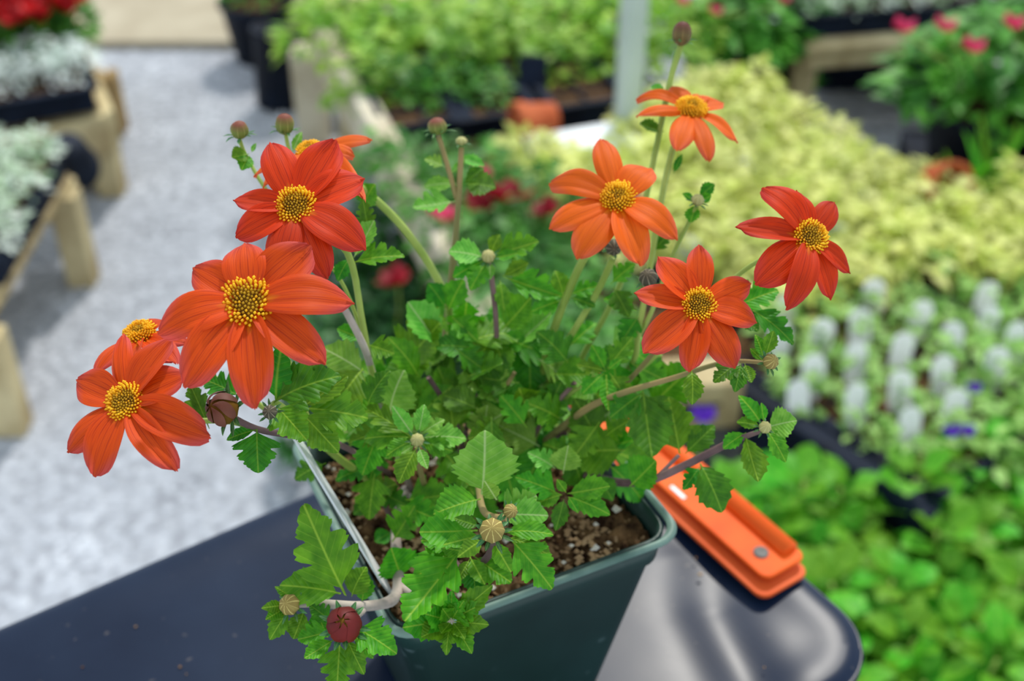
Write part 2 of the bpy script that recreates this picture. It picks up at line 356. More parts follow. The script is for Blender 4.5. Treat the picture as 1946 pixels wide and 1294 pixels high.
def blossom(name, rad, mat, seed, n=9):
    rs = random.Random(seed); v = []; f = []
    for i in range(n):
        a = 6.283 * i / n * 1.7; t = rs.uniform(.1, .9); d = Vector((math.cos(a) * (1 - t * .4), math.sin(a) * (1 - t * .4), t)).normalized(); s = d.cross(Vector((0, 0, 1))).normalized(); L = rad * rs.uniform(.8, 1.1)
        o = len(v); v += [Vector((0, 0, 0)), d * L * .6 + s * L * .5, d * L + Vector((0, 0, .1 * L)), d * L * .6 - s * L * .5]; f += [(o, o + 1, o + 2), (o, o + 2, o + 3)]
    return mesh(name, v, f, True, None, [mat])
BUSH = {k: [bush('foliage', *a, seed=s) for s in range(4)] for k, a in dict(
    lime=(110, .062, .085, .034, 'fol_lime'), limeg=(120, .085, .15, .04, 'fol_limeg'), green=(120, .08, .12, .036, 'fol_green'), deep=(140, .085, .13, .036, 'fol_deep'),
    seed=(34, .032, .045, .022, 'fol_seed'), geran=(330, .135, .18, .055, 'fol_geran'), white=(150, .06, .085, .022, 'fol_white'), whiteg=(130, .06, .09, .024, 'fol_whiteg'), redbed=(110, .075, .12, .034, 'fol_green')).items()}
BLO = {k: [blossom('blossom', r, k, s) for s in range(3)] for k, r in dict(red=.036, crimson=.03, pink=.028, purple=.022).items()}
LAB = dict(
    lime=('lime_bedding_plant', 'yellow-green bedding plant in the dense lime patch on the right bench', 'plant', 'lime bedding plants on the right bench'),
    limeg=('bushy_bedding_plant', 'bushy bright green bedding plant in the far bed behind the metal post', 'plant', 'bushy green plants in the far bed'),
    green=('bedding_plant', 'mid green leafy bedding plant behind the orange flowers on the middle bench', 'plant', 'green bedding plants on the middle bench'),
    deep=('trailing_bedding_plant', 'dark green bedding plant beside the pale wooden rail under the flowers', 'plant', 'dark green plants beside the wooden rail'),
    seed=('seedling', 'small green seedling standing in bare soil among white plant tags', 'seedling', 'seedlings among the white tags'),
    white=('silver_plant', 'silvery white leaved plant in the black tray at upper left', 'plant', 'silvery plants on the far left bench'),
    whiteg=('white_flowering_plant', 'white flowering green plant in the tray at the left edge', 'plant', 'white flowering plants on the near left bench'),
    leafy=('leafy_plant', 'broad-leaved bright green plant in the mass at lower right', 'plant', 'broad-leaved plants at lower right'),
    redbed=('red_flowering_plant', 'red flowering plant behind the silvery plants at upper left', 'plant', 'red flowering plants on the far left bench'))
def where(kind, px, py):                                       # the same plants told apart by what they stand near
    n, l, c, g = LAB[kind]
    ph = dict(
        lime=[(1180, 'yellow-green bedding plant in the lime patch behind the pale orange flower'), (1330, 'yellow-green bedding plant in the lime patch beside the metal post'), (1460, 'yellow-green bedding plant in the lime patch between the far flower and the path'), (1640, 'yellow-green bedding plant in the lime patch right behind the deep red flower'), (1800, 'yellow-green bedding plant in the lime patch below the terracotta pot'), (9999, 'yellow-green bedding plant in the lime patch at the right edge')],
        seed=[(1560, 'small green seedling along the dark diagonal tray edge'), (1700, 'small green seedling in the middle of the white tags'), (1830, 'small green seedling around the purple pansy bloom'), (9999, 'small green seedling among the tags at the right edge')],
        green=[(720, 'mid green leafy plant at the far left corner of the middle bench'), (860, 'mid green leafy plant behind the tall bud stem'), (1000, 'mid green leafy plant around the crimson blooms'), (9999, 'mid green leafy plant under the pale orange flower')],
        limeg=[(760, 'bushy bright green plant at the path end of the far bed'), (960, 'bushy bright green plant in the middle of the far bed'), (1180, 'bushy bright green plant just left of the metal post'), (9999, 'bushy bright green plant just right of the metal post')],
        deep=[(720, 'dark green plant left of the low dark red bloom'), (9999, 'dark green plant between the dark red bloom and wooden rail')],
        leafy=[(1450, 'broad-leaved bright green plant just behind the orange handle'), (1620, 'broad-leaved bright green plant between orange handle and seedling tray'), (1780, 'broad-leaved bright green plant beside the rounded panel corner'), (9999, 'broad-leaved bright green plant at the lower right edge')])[kind]
    for lim, t in ph:
        if px < lim: return (n, t, c, g + ', ' + ' '.join(t.split()[-4:]))
def plant(kind, x, y, z, s=1, flowers=(), lab=None):
    n, l, c, g = lab or LAB[kind]
    e = empty(n, (x, y, z), l, c, g)
    o = link('foliage', random.choice(BUSH[kind]), None, e); o.rotation_euler = (0, 0, rnd(0, 6.3)); o.scale = (s, s, s * rnd(.85, 1.15)); o['kind'] = 'stuff'
    for col, k in flowers:
        for i in range(k):
            b = link('blossom', random.choice(BLO[col]), None, e); a = rnd(0, 6.3); r = rnd(.01, .075) * s
            b.location = (r * math.cos(a), r * math.sin(a), (.13 if kind != 'geran' else .165) * s * rnd(.85, 1.1)); b.rotation_euler = (rnd(-.5, .5), rnd(-.5, .5), a); b.scale = (rnd(.8, 1.2),) * 3
    return e
TRAYS = {}
def tray_mesh(nx, ny, sp):
    k = (nx, ny, sp)
    if k in TRAYS: return TRAYS[k]
    w, l, h = nx * sp + .012, ny * sp + .012, .055; b = B()
    for sx in (-1, 1): b.box((sx * w / 2, 0, h / 2), (.005, l, h)); b.box((sx * (w / 2 + .006), 0, h), (.018, l + .024, .005))
    for sy in (-1, 1): b.box((0, sy * l / 2, h / 2), (w, .005, h)); b.box((0, sy * (l / 2 + .006), h), (w - .006, .018, .0052))
    b.box((0, 0, .003), (w, l, .004))
    for i in range(1, nx): b.box((-w / 2 + i * w / nx, 0, h * .45), (.004, l, h * .8))
    for i in range(1, ny): b.box((0, -l / 2 + i * l / ny, h * .45), (w, .004, h * .8))
    body = b.mesh('tray_body')
    s = mesh('tray_soil', [(-w / 2, -l / 2, h * .72), (w / 2, -l / 2, h * .72), (w / 2, l / 2, h * .72), (-w / 2, l / 2, h * .72)], [(0, 1, 2, 3)])
    TRAYS[k] = (body, s); return TRAYS[k]
def tray(c, ang, z, nx, ny, sp, label, group=None, soil=True):
    e = empty('plant_tray', (c[0], c[1], z), label, 'tray', group); e.rotation_euler = (0, 0, ang); b, s = tray_mesh(nx, ny, sp)
    link('tray_body', b, 'black', e)
    if soil: link('soil', s, 'soil', e)
    return e
def scale_of_row(): return rnd(.85, 1.2)

# ------------------------------------------------------------------ right bench: seedling flats with tags, lime patch behind
ZB = .25
eR = Vector((.62, -.785, 0)).normalized(); eL = Vector((-eR.y, eR.x, 0))       # along the visible tray edge, and away to the right
oR = G(1418, 717, ZB + .055); oR.z = 0
angR = math.atan2(eL.y, eL.x)
wt = 5 * .073 + .03
def bench(name, label, corners_fn, top_z, legs, rails, slats, mat='wood', legmat='wood', group=None, rh=.09):
    ctr = corners_fn(.5, .5); e = empty(name, (ctr.x, ctr.y, 0), label, 'bench', group)
    for (a, b) in slats: beam('slat', corners_fn(*a) + Vector((0, 0, top_z - .011)), corners_fn(*b) + Vector((0, 0, top_z - .011)), .085, .02, mat, e)
    for (a, b) in rails: beam('rail', corners_fn(*a) + Vector((0, 0, top_z - .022 - rh / 2)), corners_fn(*b) + Vector((0, 0, top_z - .022 - rh / 2)), .038, rh, mat, e)
    for a in legs: p = corners_fn(*a); beam('leg', Vector((p.x, p.y, 0)), Vector((p.x, p.y, top_z - .025)), .055, .055, legmat, e, Vector((0, 1, 0)))
    return e
def fR(u, v): return oR + eR * (-1.15 + 1.75 * u) + eL * (.0 + 1.15 * v)
p1 = G(1240, 752, .30); p2 = G(1400, 742, .30); beam('bench_beam', p1, p2, .07, .085, 'wood', None)
q0 = oR - eR * .10 - eL * .022 + Vector((0, 0, ZB + .02)); beam('edging_strip', q0, q0 + eR * .46, .035, .085, 'black', None)
tag(bpy.data.objects['edging_strip'], 'dark plastic edging strip along the diagonal edge of the seedling tray', 'edging')
tag(bpy.data.objects['bench_beam'], 'pale square timber end sticking out below the seedling tray', 'timber')
SEED = [(1440, 590), (1520, 545), (2150, 520), (2150, 845), (1700, 862), (1640, 880), (1432, 740)]
LIME = [(990, 300), (1060, 268), (1210, 235), (1320, 165), (1450, 180), (1560, 240), (1700, 345), (1946, 385), (2200, 420), (2200, 560), (1480, 560), (1380, 520), (1250, 500), (1080, 430), (1000, 380)]
def reach(u, lo=0.0, hi=1.0):
    ok = [k / 60 for k in range(61) if any(inside(*pix(fR(u, k / 60) + Vector((0, 0, ZB + .07)))[:2], q) for q in (LIME, SEED))]
    return (min(ok), max(ok)) if len(ok) > 4 else None
sl = []
for i in range(15):
    u = i / 14; q = reach(u)
    if q: sl.append(((u, q[0] + .05), (u, q[1])))
bench('slatted_bench', 'low wooden bench under the seedling trays on the right', fR, ZB, [sl[-1][0], (sl[-1][0][0], .5), (sl[0][0][0] + .03, (sl[0][0][1] + sl[0][1][1]) / 2)], [((sl[3][0][0], .55), (1, .55))], sl)
tl = ['black seedling tray with its dark edge nearest the orange handle', 'black seedling tray second in from the dark diagonal edge', 'black seedling tray at the right edge of the picture']
for j in range(3):
    for i in range(2):
        c = oR + eR * (.11 + (i - .5) * .0 + (-.47 if i == 0 else 0)) + eL * (.012 + wt * (j + .5))
        if i == 1:
            tray((c.x, c.y), angR, ZB, 5, 6, .073, (tl[j] if i == 1 else ['black tray under the lime plants nearest the flower with stem', 'black tray under the middle of the lime patch', 'black tray under the lime plants at the right edge'][j]))
TAGS = [(1555, 650), (1640, 640), (1713, 680), (1812, 665), (1880, 632), (1631, 702), (1547, 727), (1636, 782), (1717, 755), (1797, 722), (1896, 712), (1815, 793), (1742, 615), (1662, 575), (1732, 830), (1486, 665), (1870, 578), (1497, 612), (1525, 775), (1930, 665), (1590, 470), (1730, 420), (1640, 395), (1850, 410), (1300, 495), (1420, 340)]
tagv, tagf = [], []
for k in range(13):
    a = math.pi * k / 12; tagv.append((math.cos(a) * .0165, 0, .062 + math.sin(a) * .0165))
tagv += [(-.0165, 0, .02), (-.003, 0, 0), (.003, 0, 0), (.0165, 0, .02)]
nt = len(tagv); tv = [(x, -.0005, z) for x, y, z in tagv] + [(x, .0005, z) for x, y, z in tagv]
tf = [tuple(range(nt)), tuple(range(2 * nt - 1, nt - 1, -1))] + [(i, (i + 1) % nt, nt + (i + 1) % nt, nt + i) for i in range(nt)]
tagme = mesh('plant_tag', tv, tf, False, None, ['tagwhite'])
for x, y in TAGS:
    p = G(x, y, ZB + .075); o = link('plant_tag', tagme, None, None, ('white rounded plant tag poking out of the lime patch' if y < 520 else 'white rounded plant tag nearest the dark tray edge' if x < 1560 else 'white rounded plant tag in the middle of the seedlings' if x < 1760 else 'white rounded plant tag among the seedlings at the right edge'), 'plant tag', 'white tags in the lime patch' if y < 520 else 'white tags by the tray edge' if x < 1560 else 'white tags in the middle of the seedlings' if x < 1760 else 'white tags at the right edge')
    o.location = (p.x, p.y, ZB + .034); o.rotation_euler = (R(-12) + rnd(-.15, .15), rnd(-.12, .12), rnd(-.4, .4)); o.scale = (1.02,) * 3
tagpts = [G(x, y, ZB + .06) for x, y in TAGS]
for i in range(-16, 12):
    for j in range(0, 17):
        c = oR + eR * (.11 + i * .072 + rnd(-.012, .012)) + eL * (.05 + j * .075 + rnd(-.012, .012)); px, py, d = pix((c.x, c.y, ZB + .07))
        if inside(px, py, SEED):
            if min((Vector((c.x, c.y)) - Vector((t.x, t.y))).length for t in tagpts) > .014: plant('seed', c.x, c.y, ZB + .04, rnd(1.0, 1.55), (), where('seed', px, py))
        elif inside(px, py, LIME) and not (1020 < px < 1200 and py < 305): plant('lime', c.x, c.y, ZB + .045, rnd(.85, 1.15), (), where('lime', px, py))
for (x, y) in ((1848, 745), (1805, 828), (1835, 826), (1335, 800)):
    p = G(x, y, ZB + .1) if x > 1400 else G(x, y, .42); b = link('pansy_bloom', BLO['purple'][0], None, None, {1848: 'purple pansy bloom among the tagged seedlings', 1805: 'left of two small purple blooms low among the seedlings', 1835: 'right of two small purple blooms low among the seedlings', 1335: 'purple trumpet bloom just behind the orange handle'}[x], 'flower'); b.location = p; b.scale = (.8,) * 3 if x > 1400 else (1.1,) * 3
tube('flower_stalk', [G(1335, 800, .42), G(1335, 800, .42) - Vector((.0, .0, .1)), G(1335, 800, .42) - Vector((-.02, .0, .17))], .002, 'stem_green', None)
tag(bpy.data.objects['flower_stalk'], 'thin stalk under the purple trumpet bloom', 'stalk')

# ------------------------------------------------------------------ leafy plants at lower right, each leaf its own piece
def leafy_plant(x, y, z, s, k):
    n_, l_, c_, g_ = where('leafy', *pix((x, y, .31))[:2]); e = empty(n_, (x, y, z), l_, c_, g_)
    tube('stem', [Vector((x, y, z)), Vector((x + rnd(-.01, .01), y, z + .06)), Vector((x + rnd(-.015, .015), y, z + .12 * s))], .0025, 'stem_green', e, 6, 3)
    for i in range(20):
        t = i / 19; a = i * 2.4 + k; r = .02 + .055 * (1 - t) * s; L = (.062 - .025 * t) * s * rnd(.8, 1.2)
        base = Vector((.012 * math.cos(a), .012 * math.sin(a), (.04 + .085 * t) * s)); d = Vector((math.cos(a), math.sin(a), .25 + .5 * t + rnd(-.3, .15)))
        tip = base + d.normalized() * L; o = link('leaf', leafmesh('O', 'leafy', random.randrange(3)), None, e)
        o.matrix_basis = frame(base, tip, (Vector((0, 0, 1)) + rvec() * .3).normalized(), L * rnd(.95, 1.25))
k = 0
LEAFY = [(1330, 860), (1440, 838), (1560, 880), (1640, 895), (1760, 862), (1960, 815), (2100, 840), (2100, 1420), (1300, 1420), (1300, 1000)]
for i in range(12):
    for j in range(12):
        x = .16 + i * .078 + rnd(-.02, .02); y = .78 + j * .078 + rnd(-.02, .02); px, py, d = pix((x, y, .31))
        if inside(px, py, LEAFY): leafy_plant(x, y, .17, rnd(.95, 1.3), k); k += 1.3
e = empty('low_pallet', (.45, 1.1, 0), 'low timber pallet under the broad-leaved plants at lower right', 'pallet')
for i in range(7): beam('plank', (.1, .78 + i * .1, .15), (.95, .78 + i * .1, .15), .085, .02, 'wood_dark', e)
for i in range(3): beam('bearer', (.15 + i * .37, .72, .07), (.15 + i * .37, 1.44, .07), .09, .138, 'wood_dark', e)

# ------------------------------------------------------------------ middle bench
eC = Vector((.332, -.943, 0)).normalized(); eD = Vector((-eC.y, eC.x, 0))
oC = G(615, 90, ZB + .03); oC.z = 0; angC = math.atan2(eD.y, eD.x)
def fC(u, v): return oC + eC * (1.43 * u) + eD * (.02 + .62 * v)
e = bench('slatted_bench', 'low wooden bench with a pale rail in the middle, behind the flowers', fC, ZB, [(.04, .03), (.5, .03), (.96, .06), (.04, .97)],
      [((0, .98), (.4, .98))], [((i / 11 + .04, 0.02), (i / 11 + .04, 1 if i < 5 else .5)) for i in range(11)])
beam('rail', fC(-.01, -.03) + Vector((0, 0, ZB + .03)), fC(1.0, -.03) + Vector((0, 0, ZB + .03)), .045, .12, 'wood_pale', e)
for i in range(3):
    c = fC(.13 + i * .36, .26); tray((c.x, c.y), angC, ZB, 3, 6, .085, ['black tray at the far corner of the middle bench', 'black tray halfway along the middle bench', 'black tray with the red blooms behind the wooden rail'][i])
    c = fC(.13 + i * .36, .74)
    if i < 1: tray((c.x, c.y), angC, ZB, 3, 6, .085, ['black empty tray before the metal post', 'black tray right of the red blooms', 'black tray hidden behind the bidens leaves'][i])
MID = [(690, 285), (850, 272), (1000, 272), (1010, 330), (1090, 440), (1210, 560), (1250, 720), (1010, 700), (905, 500), (820, 370), (720, 300)]
ROW2 = [(640, 95), (1000, 105), (1010, 152), (715, 172)]
LOW = [(655, 395), (715, 395), (870, 690), (880, 780), (600, 780), (650, 600)]
def bed(poly, kind, z, sp, ztop, s0, s1, fl=None, x0=-1.4, x1=1.8, y0=.9, y1=4.6):
    nx = int((x1 - x0) / sp); ny = int((y1 - y0) / sp)
    for i in range(nx):
        for j in range(ny):
            x = x0 + i * sp + rnd(-.15, .15) * sp; y = y0 + j * sp + rnd(-.15, .15) * sp; px, py, d = pix((x, y, ztop))
            if inside(px, py, poly): plant(kind, x, y, z, rnd(s0, s1), fl() if fl else (), where(kind, px, py))
def few(*a): return lambda: [(c, 1) for c, p in a if random.random() < p]
bed(MID, 'green', ZB + .04, .085, ZB + .12, .75, 1.05)
bed(ROW2, 'green', ZB + .04, .09, ZB + .12, .7, .95)
bed(LOW, 'deep', .05, .10, .16, .9, 1.2)
LAB['deepred'] = None
for x, y, col, s, lb in ((755, 537, 'crimson', 1.1, 'dark red bloom low beside the rail, above the bidens leaves'), (965, 382, 'crimson', 1.5, 'wide crimson bloom right of the tall bud stem'), (915, 390, 'crimson', 1.0, 'crimson bloom nearest the tall bud stem'), (1042, 405, 'crimson', 1.0, 'small crimson bloom left of the pale orange flower'),
                         (843, 418, 'pink', 1.1, 'bright pink bloom just left of the tall stem'), (918, 330, 'pink', .6, 'tiny pink bloom beside the leaf on the tall stem'), (1205, 395, 'pink', .8, 'pink bloom half hidden behind the pale orange flower')):
    p = G(x, y, .40 if y < 500 else .28); e = empty('petunia_bloom', p, lb, 'flower')
    b = link('petals', BLO[col][1], None, e); b.scale = (s * 1.15,) * 3; b.rotation_euler = (R(-25), 0, rnd(0, 6))
    tube('stalk', [p, p - Vector((0, -.01, .06)), p - Vector((.01, -.02, .12))], .0018, 'stem_green', e, 6, 2)
FAR = [(540, -40), (1160, -60), (1340, -30), (1330, 30), (1250, 110), (1020, 118), (990, 90), (740, 120), (640, 110), (560, 45)]
bed(FAR, 'limeg', ZB + .02, .13, ZB + .14, .9, 1.3, None, -1.2, 1.2, 2.3, 4.2)
def fF(u, v): p = G(560, 20, ZB); p.z = 0; return p + eC * (-1.0 + 1.05 * u) + eD * (.05 + .9 * v)
bench('slatted_bench', 'low wooden bench under the far bushy green bed', fF, ZB, [(.04, .04), (.96, .04), (.96, .96)], [((1, 0), (1, 1))], [((i / 9 + .03, 0), (i / 9 + .03, 1)) for i in range(9)])
# wooden post-like leg and drooping tray edge at the bench's far corner
def black_pot(px, py, z, r, h, lab, tilt=0, yaw=0, group=None, soil=True):
    p = G(px, py, z); e = empty('nursery_pot', p, lab, 'pot', group); e.rotation_euler = (tilt, 0, yaw)
    v, f = lathe([(r * .72, 0), (r * .98, h * .93), (r * 1.05, h * .93), (r * 1.05, h), (r * .95, h), (r * .70, .006), (0.001, .006)]); v2, f2 = lathe([(r * .9, h * .85), (.001, h * .88)])
    f.append(tuple(range(19, -1, -1))); link('pot_body', mesh('pot_body', v, f), 'blackpot', e)
    if soil: link('soil', mesh('soil', v2, f2), 'soil', e)
    return p
black_pot(500, 108, 0, .10, .17, 'black nursery pot standing on gravel at the top of the path')
p = G(500, 108, 0); plant('green', p.x, p.y, .15, .95, (), ('potted_shrub', 'green shrub in the black pot at the top of the path', 'plant', None))
black_pot(528, 200, .0, .075, .20, 'black tall pot leaning beside the middle bench leg', R(-12), R(-38))
# dark tray edge drooping over the far left corner of the middle bench
a, b = G(655, 95, .31), G(722, 245, .31); beam('tray_wall', a, b, .012, .075, 'black', None); tag(bpy.data.objects['tray_wall'], 'dark upright tray edge running down the far corner of the middle bench', 'tray')
a = G(622, 60, .31); b = G(560, 120, .2)
pl = G(600, 262, 0); e = empty('timber_post', pl, 'short pale timber post at the far corner of the middle bench', 'post'); beam('post', pl, pl + Vector((-.0, 0, .24)), .075, .075, 'wood_pale', e, Vector((0, 1, 0)))
bp = G(1012, 175, ZB + .06); e = empty('tray_divider', bp, 'black upright tray divider behind the small green row', 'tray'); beam('divider', bp, bp + Vector((.0, .03, .07)), .04, .06, 'black', e, Vector((1, 0, 0)))
# metal post
pb = G(1190, 262, .30); e = empty('metal_post', (pb.x, pb.y, 0), 'grey-green galvanised metal post rising behind the far flower', 'post')
v, f = lathe([(.027, 0), (.027, 2.6), (.001, 2.6)], 24); link('tube', mesh('tube', v, f), 'post', e); v, f = lathe([(.03, .0), (.05, .0), (.05, .006), (.028, .006)], 24); link('base_flange', mesh('base_flange', v, f), 'post', e)
# white box and terracotta pot near the post
wp = G(1112, 272, ZB + .10); e = empty('white_tray', (wp.x, wp.y, ZB + .05), 'white plastic tray lying at the foot of the metal post', 'tray'); b = B()
b.box((0, 0, .012), (.20, .12, .006)); b.box((0, .06, .03), (.20, .006, .04)); b.box((0, -.06, .03), (.20, .006, .04)); b.box((.1, 0, .03), (.006, .126, .04)); b.box((-.1, 0, .03), (.006, .126, .04)); b.box((0, 0, .05), (.19, .115, .004))
o = link('tray_body', b.mesh('tray_body'), 'white', e); o.rotation_euler = (0, 0, angC)
def clay(px, py, z, r, h, tilt, yaw, lab):
    p = G(px, py, z); e = empty('terracotta_pot', p, lab, 'pot'); e.rotation_euler = (tilt, 0, yaw); v, f = lathe([(.001, 0), (r * .7, 0), (r * .9, h * .75), (r, h * .75), (r, h), (r * .86, h), (r * .84, h * .7), (r * .6, .01), (.001, .01)])
    link('pot_body', mesh('pot_body', v, f), 'terracotta', e)
clay(1055, 222, ZB + .10, .042, .085, R(90), R(-70), 'terracotta pot lying on its side among the black trays')
clay(1772, 345, ZB + .10, .045, .06, R(70), R(20), 'terracotta pot tipped with its rim towards us behind the lime plants')
for q, (x, y) in enumerate(((780, 226), (905, 213), (1075, 190))):
    p = G(x, y, ZB + .03); tray((p.x, p.y + .02), angC, ZB + .03, 2, 4, .07, ['black cell tray below the small green row', 'black cell tray in front of the far bed', 'black cell tray left of the metal post'][q])

# ------------------------------------------------------------------ upper right: geraniums, bench, path
def geranium(px, py, z, s, lab, fl):
    p = G(px, py, z); black_pot(px, py, z, .085 * s, .13 * s, lab.replace('geranium', 'pot holding the geranium').replace('bushy green ', 'black '))
    e = plant('geran', p.x, p.y, z + .11 * s, s, (), ('geranium', lab, 'plant', None))
    for (fx, fy) in fl:
        q = G(fx, fy, z + .30 * s); b = link('flower_head', BLO['pink'][2], None, e); b.location = q - e.location; b.scale = (.8 * s,) * 3
        tube('flower_stalk', [q, (q + p) / 2 + Vector((0, 0, .10)), p + Vector((0, 0, .2))], .002, 'stem_green', e, 6, 2)
geranium(1400, 178, .14, 1.0, 'bushy green geranium with pink blooms right of the metal post', [(1360, 28), (1298, 8), (1490, 5)])
geranium(1475, 150, .14, .9, 'bushy green geranium beside the upper bench leg', [(1395, -20)])
geranium(1340, 160, .14, .8, 'bushy green geranium half hidden behind the metal post', [])
geranium(1835, 335, .17, 1.3, 'bushy green geranium at the right with three pink blooms', [(1717, 62), (1795, 60), (1848, 100)])
geranium(1945, 315, .17, 1.3, 'bushy green geranium cut by the right edge', [(1925, 55)])
geranium(2040, 350, .17, 1.0, 'bushy green geranium beyond the right edge', [])
bx0 = G(1745, 345, .12); e = empty('crate', (bx0.x + .28, bx0.y - .05, 0), 'black plastic crate carrying the right-hand geraniums', 'crate')
b = B(); ang = R(-8)
b.box((0, 0, .16), (.62, .30, .01)); b.box((0, -.15, .1), (.62, .01, .14)); b.box((-.31, 0, .1), (.01, .30, .14)); b.box((.31, 0, .1), (.01, .3, .14)); b.box((0, .15, .1), (.62, .01, .14)); b.box((0, 0, .03), (.62, .3, .008))
o = link('crate_body', b.mesh('crate_body'), 'black', e); o.rotation_euler = (0, 0, ang)
# spiky grass in front of the crate
def grass(px, py, z, n, L, lab):
    p = G(px, py, z); e = empty('spiky_grass', p, lab, 'plant')
    for i in range(n):
        a = rnd(0, 6.3); d = Vector((math.cos(a) * rnd(.2, .7), math.sin(a) * rnd(.2, .7), 1)).normalized(); o = link('blade', leafmesh('B', 'leafy', i % 3), None, e)
        o.matrix_basis = frame(Vector((0, 0, 0)), d * L * rnd(.7, 1.1), rvec().normalized(), .07)
grass(1850, 400, ZB + .03, 16, .17, 'spiky grass standing before the black crate at right'); grass(1505, 215, .08, 12, .16, 'spiky grass leaning beside the upper bench leg')
pD = G(1528, 80, .30); pE = G(2080, 38, .30); dD = (pE - pD).normalized(); nD = Vector((-dD.y, dD.x, 0)); pD.z = pE.z = 0
def fD(u, v): return pD + (pE - pD) * (u * 1.3) + nD * (.55 * v)
e = bench('slatted_bench', 'low timber bench with black trays at the upper right', fD, .30, [(.02, .05), (.5, .05), (.98, .05), (.02, .9)], [((0, 0), (1, 0)), ((0, 1), (1, 1))], [((0, .02 + i * .18), (1, .02 + i * .18)) for i in range(6)], rh=.04)
for i in range(4):
    c = fD(.12 + i * .25, .32); tray((c.x, c.y), math.atan2(dD.y, dD.x) + math.pi / 2, .30, 4, 3, .075, ['black tray at the left end of the upper right bench', 'second black tray along the upper right bench', 'third black tray along the upper right bench', 'last black tray on the upper right bench'][i])
    for u in range(-1, 2):
        for w in range(-1, 3):
            q = c + dD * (u * .08) + nD * ((w - .5) * .075); plant('whiteg', q.x, q.y, .34, .8, (), ('pale_bedding_plant', 'pale bedding plant in the trays on the upper right bench', 'plant', 'pale plants on the upper right bench'))
cb = G(1700, 178, 0); e = empty('crate', (cb.x, cb.y + .12, 0), 'black crate stored in the shade below the upper right bench', 'crate'); o = link('crate_body', B().box((0, 0, .09), (.40, .2, .18)).box((0, -.105, .17), (.42, .012, .02)).box((0, -.105, .05), (.42, .012, .02)).mesh('crate_body'), 'black', e)

# ------------------------------------------------------------------ left benches
def fA(u, v): return Vector((-1.42 + .53 * u, 1.70 + .54 * v, 0))
ZA = .24
e = bench('slatted_bench', 'low wooden bench at the left edge beside the gravel path', fA, ZA, [(.985, .05), (.985, .92), (.05, .05)], [((0, .0), (1, .0)), ((0, 1), (1, 1))], [((0, .06 + i * .17), (1, .06 + i * .17)) for i in range(6)])
for i in range(1): tray((-1.09 - i * .42, 2.03), 0, ZA, 5, 5, .075, ['black tray of white flowers nearest the path at left', 'black tray of white flowers cut by the left edge'][i])
for i in range(6):
    for j in range(5):
        x = -.935 - i * .07; y = 1.88 + j * .075
        plant('whiteg', x + rnd(-.01, .01), y + rnd(-.01, .01), ZA + .04, rnd(.8, 1.05))
black_pot(128, 285, .25, .055, .10, 'dark empty pot upside down at the end of the left bench', R(-140), R(20), None, False)
fb0 = G(-10, 232, ZA); fb1 = G(196, 196, ZA); dB = (fb1 - fb0).normalized(); nB = Vector((-dB.y, dB.x, 0)); fb0.z = fb1.z = 0
def fB(u, v): return fb1 - dB * (.52 * (1 - u)) + nB * (.62 * v)
e = bench('slatted_bench', 'low wooden bench at upper left with red and silvery plants', fB, ZA, [(.97, .05), (.97, .85), (.3, .05)], [((0, 0), (1, 0)), ((1, 0), (1, 1)), ((0, 1), (1, 1))], [((0, .08 + i * .16), (.985, .08 + i * .16)) for i in range(6)])
for i in range(1):
    for j in range(2):
        c = fB(.60 - i * .42, .20 + j * .48); tray((c.x, c.y), math.atan2(dB.y, dB.x), ZA, 5, 4, .073, [['black tray of silvery plants nearest the path at upper left', 'black tray of red flowers nearest the path'], ['black tray of silvery plants at the left edge', 'black tray of red flowers in the upper left corner']][i][j])
for i in range(7):
    for j in range(8):
        q = fB(.93 - i * .14, .08 + j * .115); k = j >= 2
        plant('redbed' if k else 'white', q.x + rnd(-.012, .012), q.y + rnd(-.012, .012), ZA + .04, rnd(.85, 1.1) * (.95 if k else .9), [('red', random.choice((6, 7, 8)))] if k else ())
# timber props under the ends of the upper left bench
for (x, y, l) in ((208, 250, 'short timber block propping the upper left bench'),):
    p = G(x, y, 0); beam('timber_block', p, p + Vector((0, 0, .16)), .09, .06, 'wood_dark', None, Vector((0, 1, 0))); tag(bpy.data.objects['timber_block'], l, 'timber')
p = G(185, 352, 0); beam('timber_stake', p, p + Vector((-.01, .02, .17)), .07, .05, 'wood', None, Vector((0, 1, 0))); tag(bpy.data.objects['timber_stake'], 'pale timber stake on the gravel behind the left bench', 'timber')

